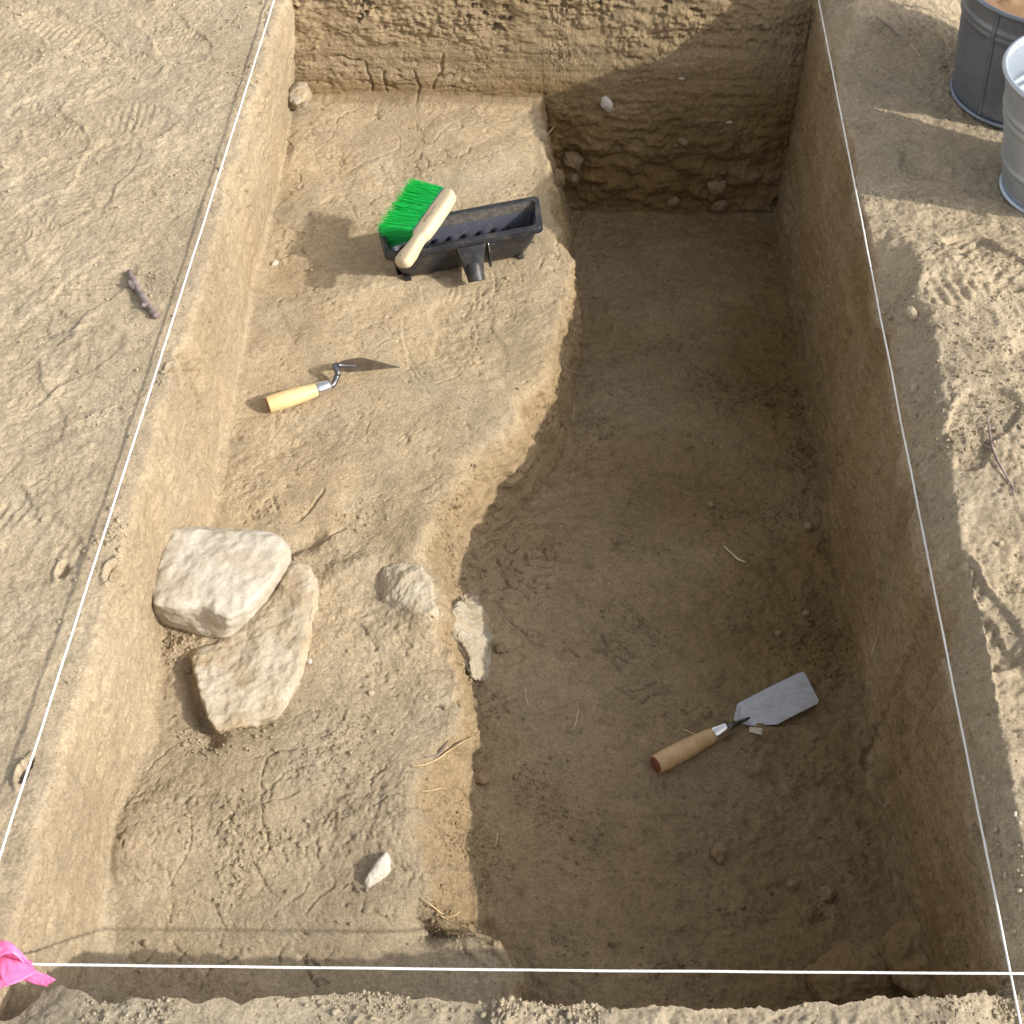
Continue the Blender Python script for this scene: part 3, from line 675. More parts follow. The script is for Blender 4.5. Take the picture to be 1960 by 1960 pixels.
# slab below it
st1 = [(500, 1120, -.226), (551, 1063, -.190), (582, 1066, -.192), (592, 1087, -.194), (604, 1114, -.198), (598, 1162, -.202), (580, 1230, -.205), (566, 1285, -.207), (548, 1322, -.208), (526, 1360, -.208), (490, 1370, -.204), (435, 1384, -.200), (406, 1390, -.202), (395, 1362, -.198), (378, 1319, -.195), (374, 1298, -.195), (361, 1257, -.196), (354, 1237, -.204), (420, 1190, -.226)]
sb1 = [(505, 1125, -.26), (556, 1070, -.26), (590, 1075, -.26), (604, 1095, -.26), (616, 1120, -.26), (612, 1165, -.26), (594, 1240, -.26), (580, 1295, -.26), (560, 1330, -.26), (536, 1372, -.26), (493, 1388, -.26), (440, 1402, -.26), (412, 1412, -.26), (405, 1385, -.26), (392, 1340, -.26), (388, 1318, -.26), (376, 1277, -.26), (372, 1255, -.26), (430, 1200, -.26)]
slab('stone_slab', [p_-np.array([0, 0, .017]) for p_ in px(st1, -.2)], px(sb1, -.26), M_LIME2, 'long flat soil-stained slab lying under the large boulder', 'rock', dome=.002, amp=.0035, fr=22, ridge=.006, sm=3)
r3 = [(732, 1090), (765, 1076), (800, 1080), (828, 1106), (832, 1135), (837, 1168), (842, 1192), (822, 1190), (800, 1176), (762, 1166), (735, 1150), (728, 1120)]
slab('stone', [on(u, v)[0]+[0, 0, .007] for u, v in r3], [on(u+(u-785)*.5, v+(v-1135)*.5)[0]-[0, 0, .03] for u, v in r3], M_LIME2, 'pale crumbly stone poking out of the middle of the shelf', 'rock', dome=.008, amp=.0030, fr=26, ridge=.005, vox=.0016, fine=.2, sm=3)
def on_plane(pts, lift):                     # outline on the mean plane of the ground under it
    g = np.array([on(u, v)[0] for u, v in pts]); A_ = np.c_[g[:, :2], np.ones(len(g))]; k = np.linalg.lstsq(A_, g[:, 2], rcond=None)[0]; k[2] += lift
    res = []
    for u, v in pts:
        d = ray(u, v); t_ = (k[0]*CAM[0]+k[1]*CAM[1]+k[2]-CAM[2])/(d[2]-k[0]*d[0]-k[1]*d[1]); res.append(CAM+d*t_)
    return res
r4 = [(858, 1165), (888, 1140), (925, 1150), (948, 1190), (952, 1216), (934, 1240), (918, 1262), (900, 1256), (878, 1218), (862, 1192)]
slab('stone', on_plane(r4, .009), [p_+np.array([.002, 0, -.030]) for p_ in on_plane([(u+(u-905)*.55, v+(v-1205)*.45) for u, v in r4], 0)], M_GREY, 'grey white stone in the slope between shelf and trench floor', 'rock', dome=.014, amp=.0050, fr=34, ridge=.009, vox=.0016, fine=.25, sm=5)
r5 = [(552, 168), (572, 152), (586, 156), (591, 172), (582, 190), (566, 198), (551, 190)]
slab('stone', px(r5, -.185), [at(u+(u-570)*.3, v+18, -.262) for u, v in r5], M_GREY, 'small wedge shaped stone in the far left corner of the trench', 'rock', dome=.004, amp=.002, fr=60, vox=.0014)
r6 = [(696, 1693), (712, 1668), (728, 1645), (742, 1634), (746, 1652), (744, 1668), (728, 1684), (706, 1698)]
slab('stone', [on(u, v)[0]+[0, 0, .008] for u, v in r6], [on(u, v)[0]-[0, 0, .02] for u, v in r6], M_WHITE, 'smooth white curved stone chip on the near part of the shelf', 'stone chip', dome=.005, amp=.0008, fr=60, n=60, sm=3, vox=.0008)
# buried rocks in the near right corner
r7 = [(1542, 1856), (1570, 1832), (1605, 1812), (1625, 1795), (1665, 1790), (1700, 1800), (1740, 1795), (1790, 1830), (1800, 1900), (1700, 1935), (1580, 1925)]
slab('buried_rock', px(r7, -.333), [at(u+(u-1665)*.22, v+(v-1865)*.15+8, -.44) for u, v in r7], M_DAMPROCK, 'broad soil-covered rock behind the front string near the right corner', 'rock', dome=.020, amp=.006, fr=16, ridge=.006)
r8 = [(1690, 1800), (1720, 1765), (1775, 1735), (1800, 1722), (1850, 1735), (1890, 1830), (1900, 1910), (1800, 1930), (1720, 1890)]
slab('buried_rock', px(r8, -.29), [at(u+(u-1790)*.2, v+(v-1825)*.15+8, -.44) for u, v in r8], M_DAMPROCK, 'hump of soil-covered rock against the right wall in the near corner', 'rock', dome=.016, amp=.006, fr=16, ridge=.006)

def pebble(u, v, w_px, mat, label, cat, group=None, flat=.6, name='pebble', asp=1.0, rot=None, sink=.25, seed=None):
    p, nr = on(u, v)
    dist = (p-CAM)@AX_F; r = w_px/2/FPX*dist
    rs = np.random.default_rng(int(u*7+v*13) if seed is None else seed)
    bm = bmesh.new(); bmesh.ops.create_icosphere(bm, subdivisions=4, radius=1)
    V = np.array([v_.co[:] for v_ in bm.verts]); F = [tuple(q.index for q in f.verts) for f in bm.faces]; bm.free()
    for k in range(7):                       # knock flats into it
        d = rs.normal(size=3); d /= np.linalg.norm(d); h = rs.uniform(.62, .92)
        s = V@d; V -= np.clip(s-h, 0, None)[:, None]*d[None]
    V += .10*np.stack([perlin(V[:, 0]*2+i*9+u, V[:, 1]*2+v, V[:, 2]*2) for i in range(3)], 1)
    if mat is M_CLOD: V *= 1+(.20*fbm(V[:, 0]*2.2+u, V[:, 1]*2.2, V[:, 2]*2.2, 4, .6))[:, None]
    a = rs.uniform(0, 6.28) if rot is None else rot
    V[:, 1] *= asp; V[:, 2] *= flat
    R_ = np.array([[math.cos(a), -math.sin(a), 0], [math.sin(a), math.cos(a), 0], [0, 0, 1]])
    V = V@R_.T
    d, s, t = frame(nr); B = np.stack([s, t, d], 1)
    V = (V*r)@B.T+p+nr*r*flat*(1-2*sink)
    return tag(own(mesh_obj(name, V, F, mat)), label, cat, group)
pebble(526, 506, 20, M_WHITE, 'tiny white chip on the shelf left of the dustpan', 'stone chip', flat=.4, asp=.6, rot=.4)
pebble(1163, 197, 34, M_WHITE, 'pale pointed stone set in the far wall just inside the shadow', 'stone chip', flat=.5, asp=.75, rot=1.2)
pebble(1304, 150, 12, M_WHITE, 'thin white fleck high in the shaded far wall', 'stone chip', flat=.3, asp=.4, rot=.1)
pebble(1394, 233, 18, M_WHITE, 'small white fleck low in the shaded far wall near the right corner', 'stone chip', flat=.3, asp=.4, rot=.1)
pebble(1310, 270, 26, M_CLOD, 'flat grey pebble low in the middle of the far wall', 'pebble', flat=.4, asp=.5, rot=0)
pebble(1096, 308, 40, M_CLOD, 'upper of the round cobbles at the left foot of the far wall', 'cobble', flat=.8, sink=.48)
pebble(1068, 340, 34, M_CLOD, 'round cobble at the left foot of the far wall beside the shelf edge', 'cobble', flat=.8, sink=.48)
pebble(1098, 342, 28, M_CLOD, 'small cobble lowest of three at the left foot of the far wall', 'cobble', flat=.8, sink=.48)
pebble(1372, 355, 38, M_CLOD, 'greyish stone near the foot of the far wall', 'stone', flat=.6, sink=.48)
pebble(1290, 385, 30, M_CLOD, 'bluish grey stone lying at the middle of the far wall foot', 'stone', flat=.6, asp=.6)
pebble(1376, 392, 34, M_CLOD, 'brown stone on the floor at the far wall foot right of centre', 'stone', flat=.5, sink=.48)
pebble(1378, 1638, 46, M_CLOD, 'largest dark clod on the floor below the margin trowel', 'clod', 'loose clods on the trench floor', flat=.6, asp=.75, rot=.1)
pebble(1519, 1700, 26, M_CLOD, 'round clod on the near floor left of its pair', 'clod', 'loose clods on the trench floor', flat=.8)
pebble(1583, 1712, 34, M_CLOD, 'pitted clod on the near floor closest to the right wall', 'clod', 'loose clods on the trench floor', flat=.8)
pebble(920, 1490, 34, M_CLOD, 'earth clod at the foot of the slope right of the dry roots', 'clod', 'loose clods on the trench floor', flat=.7)
pebble(958, 1244, 24, M_CLOD, 'small clod on the floor beside the grey white stone', 'clod', 'loose clods on the trench floor', flat=.7)
pebble(1362, 968, 18, M_CLOD, 'small round clod in the middle of the shaded floor', 'clod', 'loose clods on the trench floor', flat=.8)
pebble(1548, 1010, 20, M_CLOD, 'round clod near the right wall half way along the trench', 'clod', 'loose clods on the trench floor', flat=.8)
pebble(1481, 1000, 12, M_CLOD, 'tiny clod left of the round clod near the right wall', 'clod', 'loose clods on the trench floor', flat=.8)
pebble(1543, 1177, 16, M_CLOD, 'little clod on the floor above the margin trowel blade', 'clod', 'loose clods on the trench floor', flat=.8)
pebble(1489, 1214, 16, M_CLOD, 'little clod left of the soil heap by the right wall', 'clod', 'loose clods on the trench floor', flat=.8)
pebble(1172, 1805, 18, M_CLOD, 'small clod on the near floor behind the front string', 'clod', 'loose clods on the trench floor', flat=.8)
pebble(592, 1267, 12, M_LIME, 'tiny pale pebble right of the flat slab', 'pebble', flat=.7)
pebble(710, 1328, 14, M_LIME2, 'tiny tan pebble on the middle of the shelf', 'pebble', flat=.7)
pebble(588, 1572, 11, M_GREY, 'dark grey pebble pressed into the near shelf', 'pebble', flat=.6)
pebble(1747, 602, 34, M_GRAVEL, 'tan stone half sunk in the ground right of the right string', 'stone', flat=.6, asp=.6, rot=.2)
pebble(1752, 745, 20, M_GRAVEL, 'small angular stone touching shade right of the right string', 'stone', flat=.8)
pebble(1746, 1887, 40, M_GRAVEL, 'pinkish stone balanced on the near lip behind the front string', 'stone', flat=.55, asp=.6, rot=.1)
pebble(1818, 1066, 18, M_GRAVEL, 'oval pebble at the end of a scuff right of the string', 'pebble', flat=.6, asp=.6, rot=1.3)
pebble(78, 1906, 22, M_GRAVEL, 'pale round pebble under the pink tape', 'pebble', flat=.7)
# gravel at the lower right: one shared description, one group
gsrc = None
for k, (u, v, s) in enumerate([(1908, 1588, 13), (1926, 1592, 11), (1912, 1616, 10), (1915, 1632, 12), (1942, 1560, 11), (1952, 1576, 9), (1950, 1620, 10), (1914, 1677, 12), (1924, 1679, 13), (1948, 1668, 12), (1955, 1640, 8), (1930, 1650, 7), (1950, 1706, 12), (1942, 1712, 9), (1916, 1640, 7), (1925, 1760, 11), (1940, 1784, 10), (1899, 1606, 7), (1944, 1730, 8), (1884, 1492, 14), (1893, 1500, 10), (1903, 1487, 12), (1870, 1478, 9), (1878, 1500, 8)]):
    if k < 4:
        o = pebble(u, v, s, M_GRAVEL, 'small tan pebble in the gravel scatter right of the string near the bottom right corner', 'pebble', 'gravel scatter right of the string', flat=.8)
        if k == 0: gsrc = [o]
        else: gsrc.append(o)
    else:
        b = gsrc[k % 4]; o = b.copy(); COL.objects.link(o)
        p, _ = on(u, v); o.location = Vector(p)-Vector((0, 0, .0012)); o.rotation_euler = (0, 0, rng.uniform(0, 6.28)); f = s/12; o.scale = (f, f, f)

# ------------------------------------------------------------------ crumbs of soil (uncountable)
bm = bmesh.new(); bmesh.ops.create_icosphere(bm, subdivisions=1, radius=1)
I_V = np.array([v_.co[:] for v_ in bm.verts]); I_F = np.array([[q.index for q in f.verts] for f in bm.faces]); bm.free()
wgt = .012+(.26*m_['gl']+.55*m_['gr']+1.0*m_['nr']+.05*m_['sh']+.35*near_sh+.95*m_['fl']+.35*m_['sl']+.05*m_['fw'])*(.02+pm**2)
# heaps: along the foot of the right wall, on the near lip, by the trowel, in the root hollow
for (u, v, r, zz, wt) in [(1600, 1250, .06, -.39, 9), (1560, 1200, .07, -.39, 5), (1470, 1415, .022, -.38, 25), (1490, 1405, .018, -.38, 25), (1580, 1020, .04, -.40, 5), (1420, 1200, .05, -.39, 2), (1180, 1190, .05, -.38, 3), (850, 1745, .025, ZS, 20), (980, 1150, .05, -.35, 4), (890, 1085, .03, -.33, 8), (740, 1890, .03, -.015, 22), (700, 1915, .03, -.015, 18), (640, 1890, .02, -.015, 18), (800, 1880, .025, -.015, 18), (1040, 1915, .02, -.015, 40), (1100, 1930, .025, -.015, 30), (560, 1890, .02, -.015, 18), (1850, 1895, .04, -.0, 9), (1900, 770, .08, .03, 5), (1880, 640, .08, .03, 3), (640, 1440, .04, ZS, 6), (410, 1400, .03, ZS, 9), (370, 1400, .02, ZS, 14), (700, 980, .03, ZS, 4), (330, 1240, .02, ZS, 12), (860, 1560, .02, -.25, 7), (1915, 1640, .05, .02, 7), (300, 1215, .02, ZS, 14), (350, 1235, .018, ZS, 16), (560, 1060, .02, ZS, 8), (585, 1260, .012, ZS, 5), (500, 1390, .03, ZS, 4), (840, 1190, .015, ZS, 5), (890, 1290, .02, -.30, 5)]:
    c = at(u, v, zz); wgt += wt*np.exp(-(((x-c[0])**2+(y-c[1])**2)/r**2))*.10
bc_ = at(1480, 1345, -.375); wgt[np.hypot(x-bc_[0], (y-bc_[1])) < .075] *= .02
wgt = np.clip(wgt, 0, None).astype(float); wgt[m_['fw'] > .3] *= .3; wgt *= np.clip(1-1.6*np.clip(m_['wr']+m_['wl'], 0, 1), 0, 1)
wgt[(z > -.3) & (x > .95) & (x < 1.004) & (y > .02)] = 0
NCR = 30000
pk = rng.choice(len(idx), NCR, p=wgt/wgt.sum())
pc = Pd[idx[pk]]; nrm = Nr[idx[pk]]
rad = np.clip(rng.lognormal(math.log(.00095), .55, NCR), .0005, .0042)
sc_ = rad[:, None]*rng.uniform(.65, 1.3, (NCR, 3))
A = rng.normal(size=(NCR, 3, 3)); Qr, _ = np.linalg.qr(A)
jit = rng.normal(1, .13, (NCR, len(I_V), 1))
VV = np.einsum('nij,nvj->nvi', Qr, I_V[None]*jit*sc_[:, None, :])+pc[:, None, :]+nrm[:, None, :]*rad[:, None, None]*.35
FF = I_F[None]+(np.arange(NCR)*len(I_V))[:, None, None]
me = bpy.data.meshes.new('soil_crumbs')
me.vertices.add(NCR*len(I_V)); me.vertices.foreach_set('co', VV.astype(np.float32).ravel())
q = FF.reshape(-1).astype(np.int32); me.loops.add(len(q)); me.loops.foreach_set('vertex_index', q)
me.polygons.add(len(q)//3); me.polygons.foreach_set('loop_start', np.arange(0, len(q), 3, dtype=np.int32)); me.update(calc_edges=True)
ca_ = me.color_attributes.new('soil', 'FLOAT_COLOR', 'POINT'); ca_.data.foreach_set('color', np.repeat(soilc[idx[pk]], len(I_V), 0).ravel())
me.materials.append(SOIL)
o = bpy.data.objects.new('soil_crumbs', me); COL.objects.link(o)
tag(o, 'loose crumbs of soil scattered over the ground and the trench', 'soil crumbs', kind='stuff')

# ------------------------------------------------------------------ strings
M_STR, t, p = new_mat('white_string')
p.inputs['Roughness'].default_value = .7
ns_ = N(t, 'ShaderNodeTexNoise', Scale=25.0, Detail=6.0, Roughness=.7); t.links.new(N(t, 'ShaderNodeNewGeometry').outputs['Position'], ns_.inputs['Vector'])
t.links.new(mixc(t, (.84, .84, .83), (.62, .58, .50), ramp(t, ns_.outputs['Fac'], .5, .75, 0, .8)), p.inputs['Base Color'])
def string(a, b, label, rad=.0013, n=500):
    a = np.array(a, float); b = np.array(b, float); L = np.linalg.norm(b-a)
    d, s, t_ = frame(b-a); parts = []
    for k in range(3):
        tt = np.linspace(0, 1, n); ang = tt*L/.009*2*math.pi+k*2.094
        wv_ = np.stack([perlin(tt*L*9+i*7, 0*tt+k*0, 0*tt+i) for i in range(3)], -1)*.0006
        pts = a[None]+(b-a)[None]*tt[:, None]+wv_+np.array([0, 0, -.004])*np.sin(math.pi*tt)[:, None]+.0007*(np.cos(ang)[:, None]*s+np.sin(ang)[:, None]*t_)
        parts.append(tube(pts, rad*.62, 6))
    V, F = merge(parts)
    return tag(own(mesh_obj('string', V, F, M_STR)), label, 'string', 'white strings marking out the trench')
string((-.012, -.004, .001), (-.004, 2.12, .001), 'taut white string along the left edge of the trench', n=900)
string((.9985, -.30, .000), (1.0005, 2.12, -.001), 'taut white string along the right edge of the trench', n=900)
string((-.012, .0, .004), (1.22, .0, .004), 'taut white string across the near end of the trench', n=560)

# ------------------------------------------------------------------ stake and pink tape
M_STEEL_DULL = plain('dull_steel', (.30, .30, .31), .5, .9, nscale=60, namp=.25, dirt=0.5)
def lathe(base, axis, prof, n=40, squash=None):
    """prof: list of (distance along axis, radius)"""
    d, s, t_ = frame(axis); V, F = [], []
    for h, r in prof:
        for k in range(n):
            a = 2*math.pi*k/n; V.append(np.array(base)+d*h+r*(math.cos(a)*s+math.sin(a)*t_))
    for i in range(len(prof)-1):
        for k in range(n): F.append((i*n+k, i*n+(k+1) % n, (i+1)*n+(k+1) % n, (i+1)*n+k))
    F.append(tuple(range(n))[::-1]); F.append(tuple((len(prof)-1)*n+k for k in range(n)))
    return V, F
V, F = lathe((-.016, -.002, -.20), (0, 0, 1), [(0, .0005), (.03, .004), (.212, .004), (.213, .008), (.218, .008), (.219, .006)], 20)
tag(own(mesh_obj('survey_pin', V, F, M_STEEL_DULL)), 'steel pin at the near left corner holding the string ends', 'pin')
M_TAPE, t, p = new_mat('pink_tape')
p.inputs['Base Color'].default_value = (.95, .22, .50, 1); p.inputs['Roughness'].default_value = .35
tr_ = N(t, 'ShaderNodeBsdfTranslucent'); tr_.inputs['Color'].default_value = (.95, .16, .40, 1)
ms = N(t, 'ShaderNodeMixShader'); ms.inputs[0].default_value = .35
t.links.new(p.outputs[0], ms.inputs[1]); t.links.new(tr_.outputs[0], ms.inputs[2]); t.links.new(ms.outputs[0], t.nodes['Material Output'].inputs['Surface'])
def ribbon(edgeA, edgeB, n=24, wr=.0012, seed=0, th=.00025):
    A_ = np.array(smooth_path(edgeA, n)); B_ = np.array(smooth_path(edgeB, n)); m2 = 9
    Vt = []
    for i in range(n):
        for j in range(m2):
            t_ = j/(m2-1); q_ = A_[i]*(1-t_)+B_[i]*t_
            q_ = q_+np.array([0, 0, wr*float(perlin(np.float32(i*.35+seed), np.float32(j*.5), np.float32(seed)))*2])
            Vt.append(q_)
    F_ = [(i*m2+j, i*m2+j+1, (i+1)*m2+j+1, (i+1)*m2+j) for i in range(n-1) for j in range(m2-1)]
    return Vt, F_
def solid(o, th):
    md = o.modifiers.new('thickness', 'SOLIDIFY'); md.thickness = th; md.offset = 0
tape = empty('flagging_tape', (-.012, -.004, -.01), 'bright pink plastic tape tied round the string at the near left corner', 'tape')
def A3(u, v, z): return at(u, v, z)
# broad folded loop in front, upper loop, dark inner fold, trailing tail
V, F = ribbon([A3(-70, 1828, .006), A3(-5, 1831, .012), A3(22, 1836, .013), A3(60, 1846, .006)], [A3(-65, 1890, .001), A3(-8, 1862, .012), A3(16, 1886, .010), A3(72, 1860, .004)], seed=1)
solid(mesh_obj('loop', V, F, M_TAPE, tape), .0004)
V, F = ribbon([A3(-70, 1815, .018), A3(-15, 1804, .026), A3(20, 1804, .026), A3(60, 1844, .008)], [A3(-70, 1842, .016), A3(-15, 1836, .020), A3(22, 1825, .022), A3(46, 1846, .008)], seed=4)
solid(mesh_obj('loop', V, F, M_TAPE, tape), .0004)
V, F = ribbon([A3(46, 1848, .004), A3(66, 1858, .003), A3(90, 1866, -.003), A3(107, 1875, -.008)], [A3(30, 1868, -.002), A3(50, 1878, -.004), A3(78, 1886, -.009), A3(88, 1888, -.010)], seed=8)
solid(mesh_obj('tail', V, F, M_TAPE, tape), .0004)
V, F = ribbon([A3(-60, 1872, .002), A3(-20, 1870, .000), A3(0, 1868, -.002), A3(14, 1880, -.006)], [A3(-60, 1900, -.008), A3(-20, 1896, -.008), A3(0, 1892, -.009), A3(18, 1886, -.009)], seed=12)
solid(mesh_obj('tail', V, F, M_TAPE, tape), .0004)
V, F = ribbon([A3(-60, 1822, -.002), A3(0, 1822, -.001), A3(30, 1824, .000), A3(56, 1844, .002)], [A3(-60, 1850, -.006), A3(0, 1850, -.006), A3(30, 1848, -.005), A3(50, 1852, .000)], seed=21)
solid(mesh_obj('loop', V, F, M_TAPE, tape), .0004)
kn = [A3(52+6*math.cos(a), 1848+6*math.sin(a), .004) for a in np.linspace(0, 6.28, 14)]
V, F = tube(kn, .0028, 8, False)
mesh_obj('knot', V, F, M_TAPE, tape)

# ------------------------------------------------------------------ margin trowel (on the shaded floor)
M_WOOD = plain('trowel_wood', (.62, .40, .20), .38, nscale=18, namp=.22, stretch=(3, 3, 3), col2=(.70, .48, .26), bump=.0002, bscale=120, dirt=0.35)
M_WOODL = plain('pale_trowel_wood', (.70, .50, .24), .35, nscale=18, namp=.18, col2=(.78, .60, .32), bump=.0002, bscale=120, dirt=0.25)
M_BUTT = plain('red_stained_end_grain', (.22, .075, .045), .6, nscale=90, namp=.4)
M_FERR = plain('bright_ferrule', (.80, .80, .82), .22, 1.0, nscale=40, namp=.08)
M_BLADE = plain('brushed_steel_blade', (.46, .47, .50), .42, .85, nscale=30, namp=.16, bump=.0002, bscale=300, stretch=(1, 6, 1), dirt=0.45)
M_SHANK = plain('dark_forged_steel', (.16, .17, .20), .4, .9, nscale=60, namp=.3, dirt=0.4)
def plate(poly, th, up):                     # polygon in 3-D, extruded and slightly bevelled
    P_ = np.array(poly); n = len(P_); up = np.asarray(up)/np.linalg.norm(up); c = P_.mean(0)
    inn = P_+(c-P_)/np.linalg.norm(c-P_, axis=1)[:, None]*th*.5
    V = list(inn+up*th/2)+list(P_+up*th*.2)+list(P_-up*th*.2)+list(inn-up*th/2)
    F = [tuple(range(n)), tuple(range(3*n, 4*n))[::-1]]
    for j in range(3):
        F += [(j*n+k, (j+1)*n+k, (j+1)*n+(k+1) % n, j*n+(k+1) % n) for k in range(n)]
    return V, F
def handle(root, a, b, r, mat, butt_mat, bulge=1.12, n=36, tip=.80):
    """turned handle from ferrule end a to butt end b"""
    L = np.linalg.norm(b-a)
    prof = [(0, r*tip*.9), (.002, r*tip)]+[(L*t_, r*(tip+(bulge-tip)*math.sin(min(1, t_/.62)*math.pi/2)-.05*sstep(.75, 1.0, t_)*bulge)) for t_ in np.linspace(.06, .965, 20)]+[(L*.978, r*bulge*.94), (L*.986, r*bulge*.92)]
    V, F = lathe(a, b-a, prof, n); o = mesh_obj('handle', V, F, mat, root)
    V, F = lathe(a+(b-a)*.972, b-a, [(0, r*bulge*.925), (L*.010, r*bulge*.90), (L*.018, r*bulge*.80), (L*.024, r*bulge*.60), (L*.026, .0005)], n); mesh_obj('butt', V, F, butt_mat, o)
    return o
fl = lambda u, v, h: on(u, v)[0]+np.array([0, 0, h])
pz = max([on(u, v)[0][2] for u, v in [(1536, 1287), (1568, 1344), (1411, 1347), (1470, 1335), (1500, 1340)]])-.003
bl = [(1404, 1377, .012), (1411, 1347, .008), (1470, 1316, .008), (1529, 1288, .008), (1538, 1286, .008), (1543, 1292, .008), (1568, 1341, .008), (1566, 1347, .008), (1526, 1367, .008), (1488, 1387, .008), (1480, 1387, .008), (1440, 1390, .009), (1412, 1384, .012)]
mt_root = empty('margin_trowel', fl(1400, 1400, 0), 'flat rectangular margin trowel with brown handle on the shaded floor', 'trowel')
V, F = plate([at(u, v, pz+h) for u, v, h in bl], .0016, (0.05, -.05, 1)); bo = mesh_obj('blade', V, F, M_BLADE, mt_root, smooth=False)
tg = [at(1394, 1393, pz+.020), at(1404, 1388, pz+.019), at(1418, 1381, pz+.013), at(1434, 1374, pz+.0098)]
V, F = tube(smooth_path(tg, 14), list(np.linspace(.0052, .0018, 14)), 12); mesh_obj('tang', V, F, M_SHANK, mt_root)
ha = at(1367, 1406, pz+.0165); hb = at(1253, 1465, on(1256, 1468)[0][2]+.0125); fe = at(1394, 1393, pz+.020)
handle(mt_root, ha, hb, .0128, M_WOOD, M_BUTT)
Lf = np.linalg.norm(fe-ha)
V, F = lathe(ha, fe-ha, [(-.001, .0108), (0, .0112), (Lf*.1, .0116), (Lf*.85, .0100), (Lf, .0086), (Lf+.001, .004)], 32); mesh_obj('ferrule', V, F, M_FERR, mt_root)

cq = [on(u, v)[0]+np.array([0, 0, .0065]) for u, v in [(1434, 1396), (1459, 1399), (1458, 1412), (1434, 1406)]]
V, F = plate(cq, .004, np.cross(cq[1]-cq[0], cq[2]-cq[0])*-1); tag(own(mesh_obj('stone_chip', V, F, M_WHITE, smooth=False)), 'small pale square chip on the soil heap beside the margin trowel blade', 'stone chip')
# ------------------------------------------------------------------ pointing trowel on the shelf, lying on its side
pt_root = empty('pointing_trowel', fl(620, 745, 0), 'pointing trowel with pale wooden handle lying on its edge on the sunlit shelf', 'trowel')
gz = lambda u, v: on(u, v)[0]
butt = gz(514, 786)+np.array([0, 0, .0125]); fa = gz(610, 757)+np.array([0, 0, .0135])
fb = fa+(fa-butt)/np.linalg.norm(fa-butt)*.022
handle(pt_root, fa, butt, .0128, M_WOODL, M_BUTT)
V, F = lathe(fa, fb-fa, [(-.001, .0104), (0, .0108), (.003, .0112), (.018, .0096), (.022, .0082), (.0225, .004)], 32); mesh_obj('ferrule', V, F, M_FERR, pt_root)
heel_t = at(641, 698, gz(640, 712)[2]+.030)
z0 = gz(680, 712)[2]
heel = at(645, 699, z0+.022); tip = at(768, 702, z0+.004)
ax = (tip-heel); Lb = np.linalg.norm(ax); ax /= Lb
upv = np.array([0.0, -.20, .97]); upv -= ax*(upv@ax); upv /= np.linalg.norm(upv)
nb = np.cross(ax, upv)
prof = [(0, .004), (.06, .012), (.30, .0215), (.36, .022), (.42, .0213), (.7, .0115), (.97, .0015), (1.0, 0)]
top = [heel+ax*Lb*s+upv*w_ for s, w_ in prof]; bot_ = [heel+ax*Lb*s-upv*w_ for s, w_ in prof[:-1]][::-1]
M_BLADED = plain('dull_dirty_blade', (.21, .19, .17), .5, .7, nscale=40, namp=.3, dirt=0.6)
V, F = plate(top+bot_, .0014, nb); mesh_obj('blade', V, F, M_BLADED, pt_root, smooth=False)
sh = [fb-(fb-fa)*.2, fb+(fb-fa)*.18, fb+(fb-fa)*.42+np.array([.0, .012, .004]), heel*.55+fb*.45+np.array([.006, 0, .003]), heel+np.array([-.002, -.006, .003]), heel+ax*.004, heel+ax*.03]
V, F = tube(smooth_path(sh, 34), [.0046]*26+list(np.linspace(.0044, .0014, 8)), 14); mesh_obj('shank', V, F, M_SHANK, pt_root)

# ------------------------------------------------------------------ dustpan
M_PAN = plain('dusty_black_plastic', (.016, .018, .026), .42, 0, .5, nscale=14, namp=.4, col2=(.030, .031, .036), bump=.0003, bscale=260, dirt=0.18)
M_PANIN = plain('navy_black_plastic_inside', (.010, .014, .034), .55, 0, .5, nscale=9, namp=.3, col2=(.016, .020, .042), dirt=0.12)
M_DUST = plain('dust_coated_plastic', (.050, .046, .045), .8, 0, .3, nscale=120, namp=.5, col2=(.11, .095, .080), bump=.0004, bscale=500)
zb = np.median([gz(u, v)[2] for u, v in [(780, 530), (900, 515), (1000, 495)]])
H = .080
RC = {k: at(u, v, zb+H+dz) for k, (u, v, dz) in dict(bl=(722, 432, 0), br=(1031, 374, 0), fr=(1040, 436, 0), fl=(737, 492, 0)).items()}
pan = empty('dustpan', (*((RC['bl']+RC['fr'])/2)[:2], zb), 'black plastic dustpan with a centre handle socket on the shelf', 'dustpan')
M_SLOT = plain('slot_painted_shade', (.006, .006, .008), .7)  # near-black plate colour painting the shade inside the slot
def plate2(P_, th):
    P_ = np.array(P_); nn_ = np.cross(P_[1]-P_[0], P_[2]-P_[0]); return plate(list(P_), th, nn_)
def rimloop(inset, z, r=.012, n=7):
    c = [RC['fl'], RC['fr'], RC['br'], RC['bl']]; c = [np.array([q[0], q[1], 0]) for q in c]; ce = sum(c)/4
    ex = (c[1]-c[0]); ex /= np.linalg.norm(ex); ey = np.array([-ex[1], ex[0], 0])
    sg = [(1, 1), (-1, 1), (-1, -1), (1, -1)]
    c = [q+ex*s_[0]*inset[0]+ey*s_[1]*inset[1] for q, s_ in zip(c, sg)]
    P_ = []
    for k in range(4):
        a, b, d = c[k-1], c[k], c[(k+1) % 4]
        u1 = (a-b)/np.linalg.norm(a-b); u2 = (d-b)/np.linalg.norm(d-b)
        for j in range(n):
            t_ = j/(n-1); q_ = (b+u1*r)*(1-t_)**2+b*2*t_*(1-t_)+(b+u2*r)*t_**2
            P_.append(np.array([q_[0], q_[1], zb+z]))
    return P_
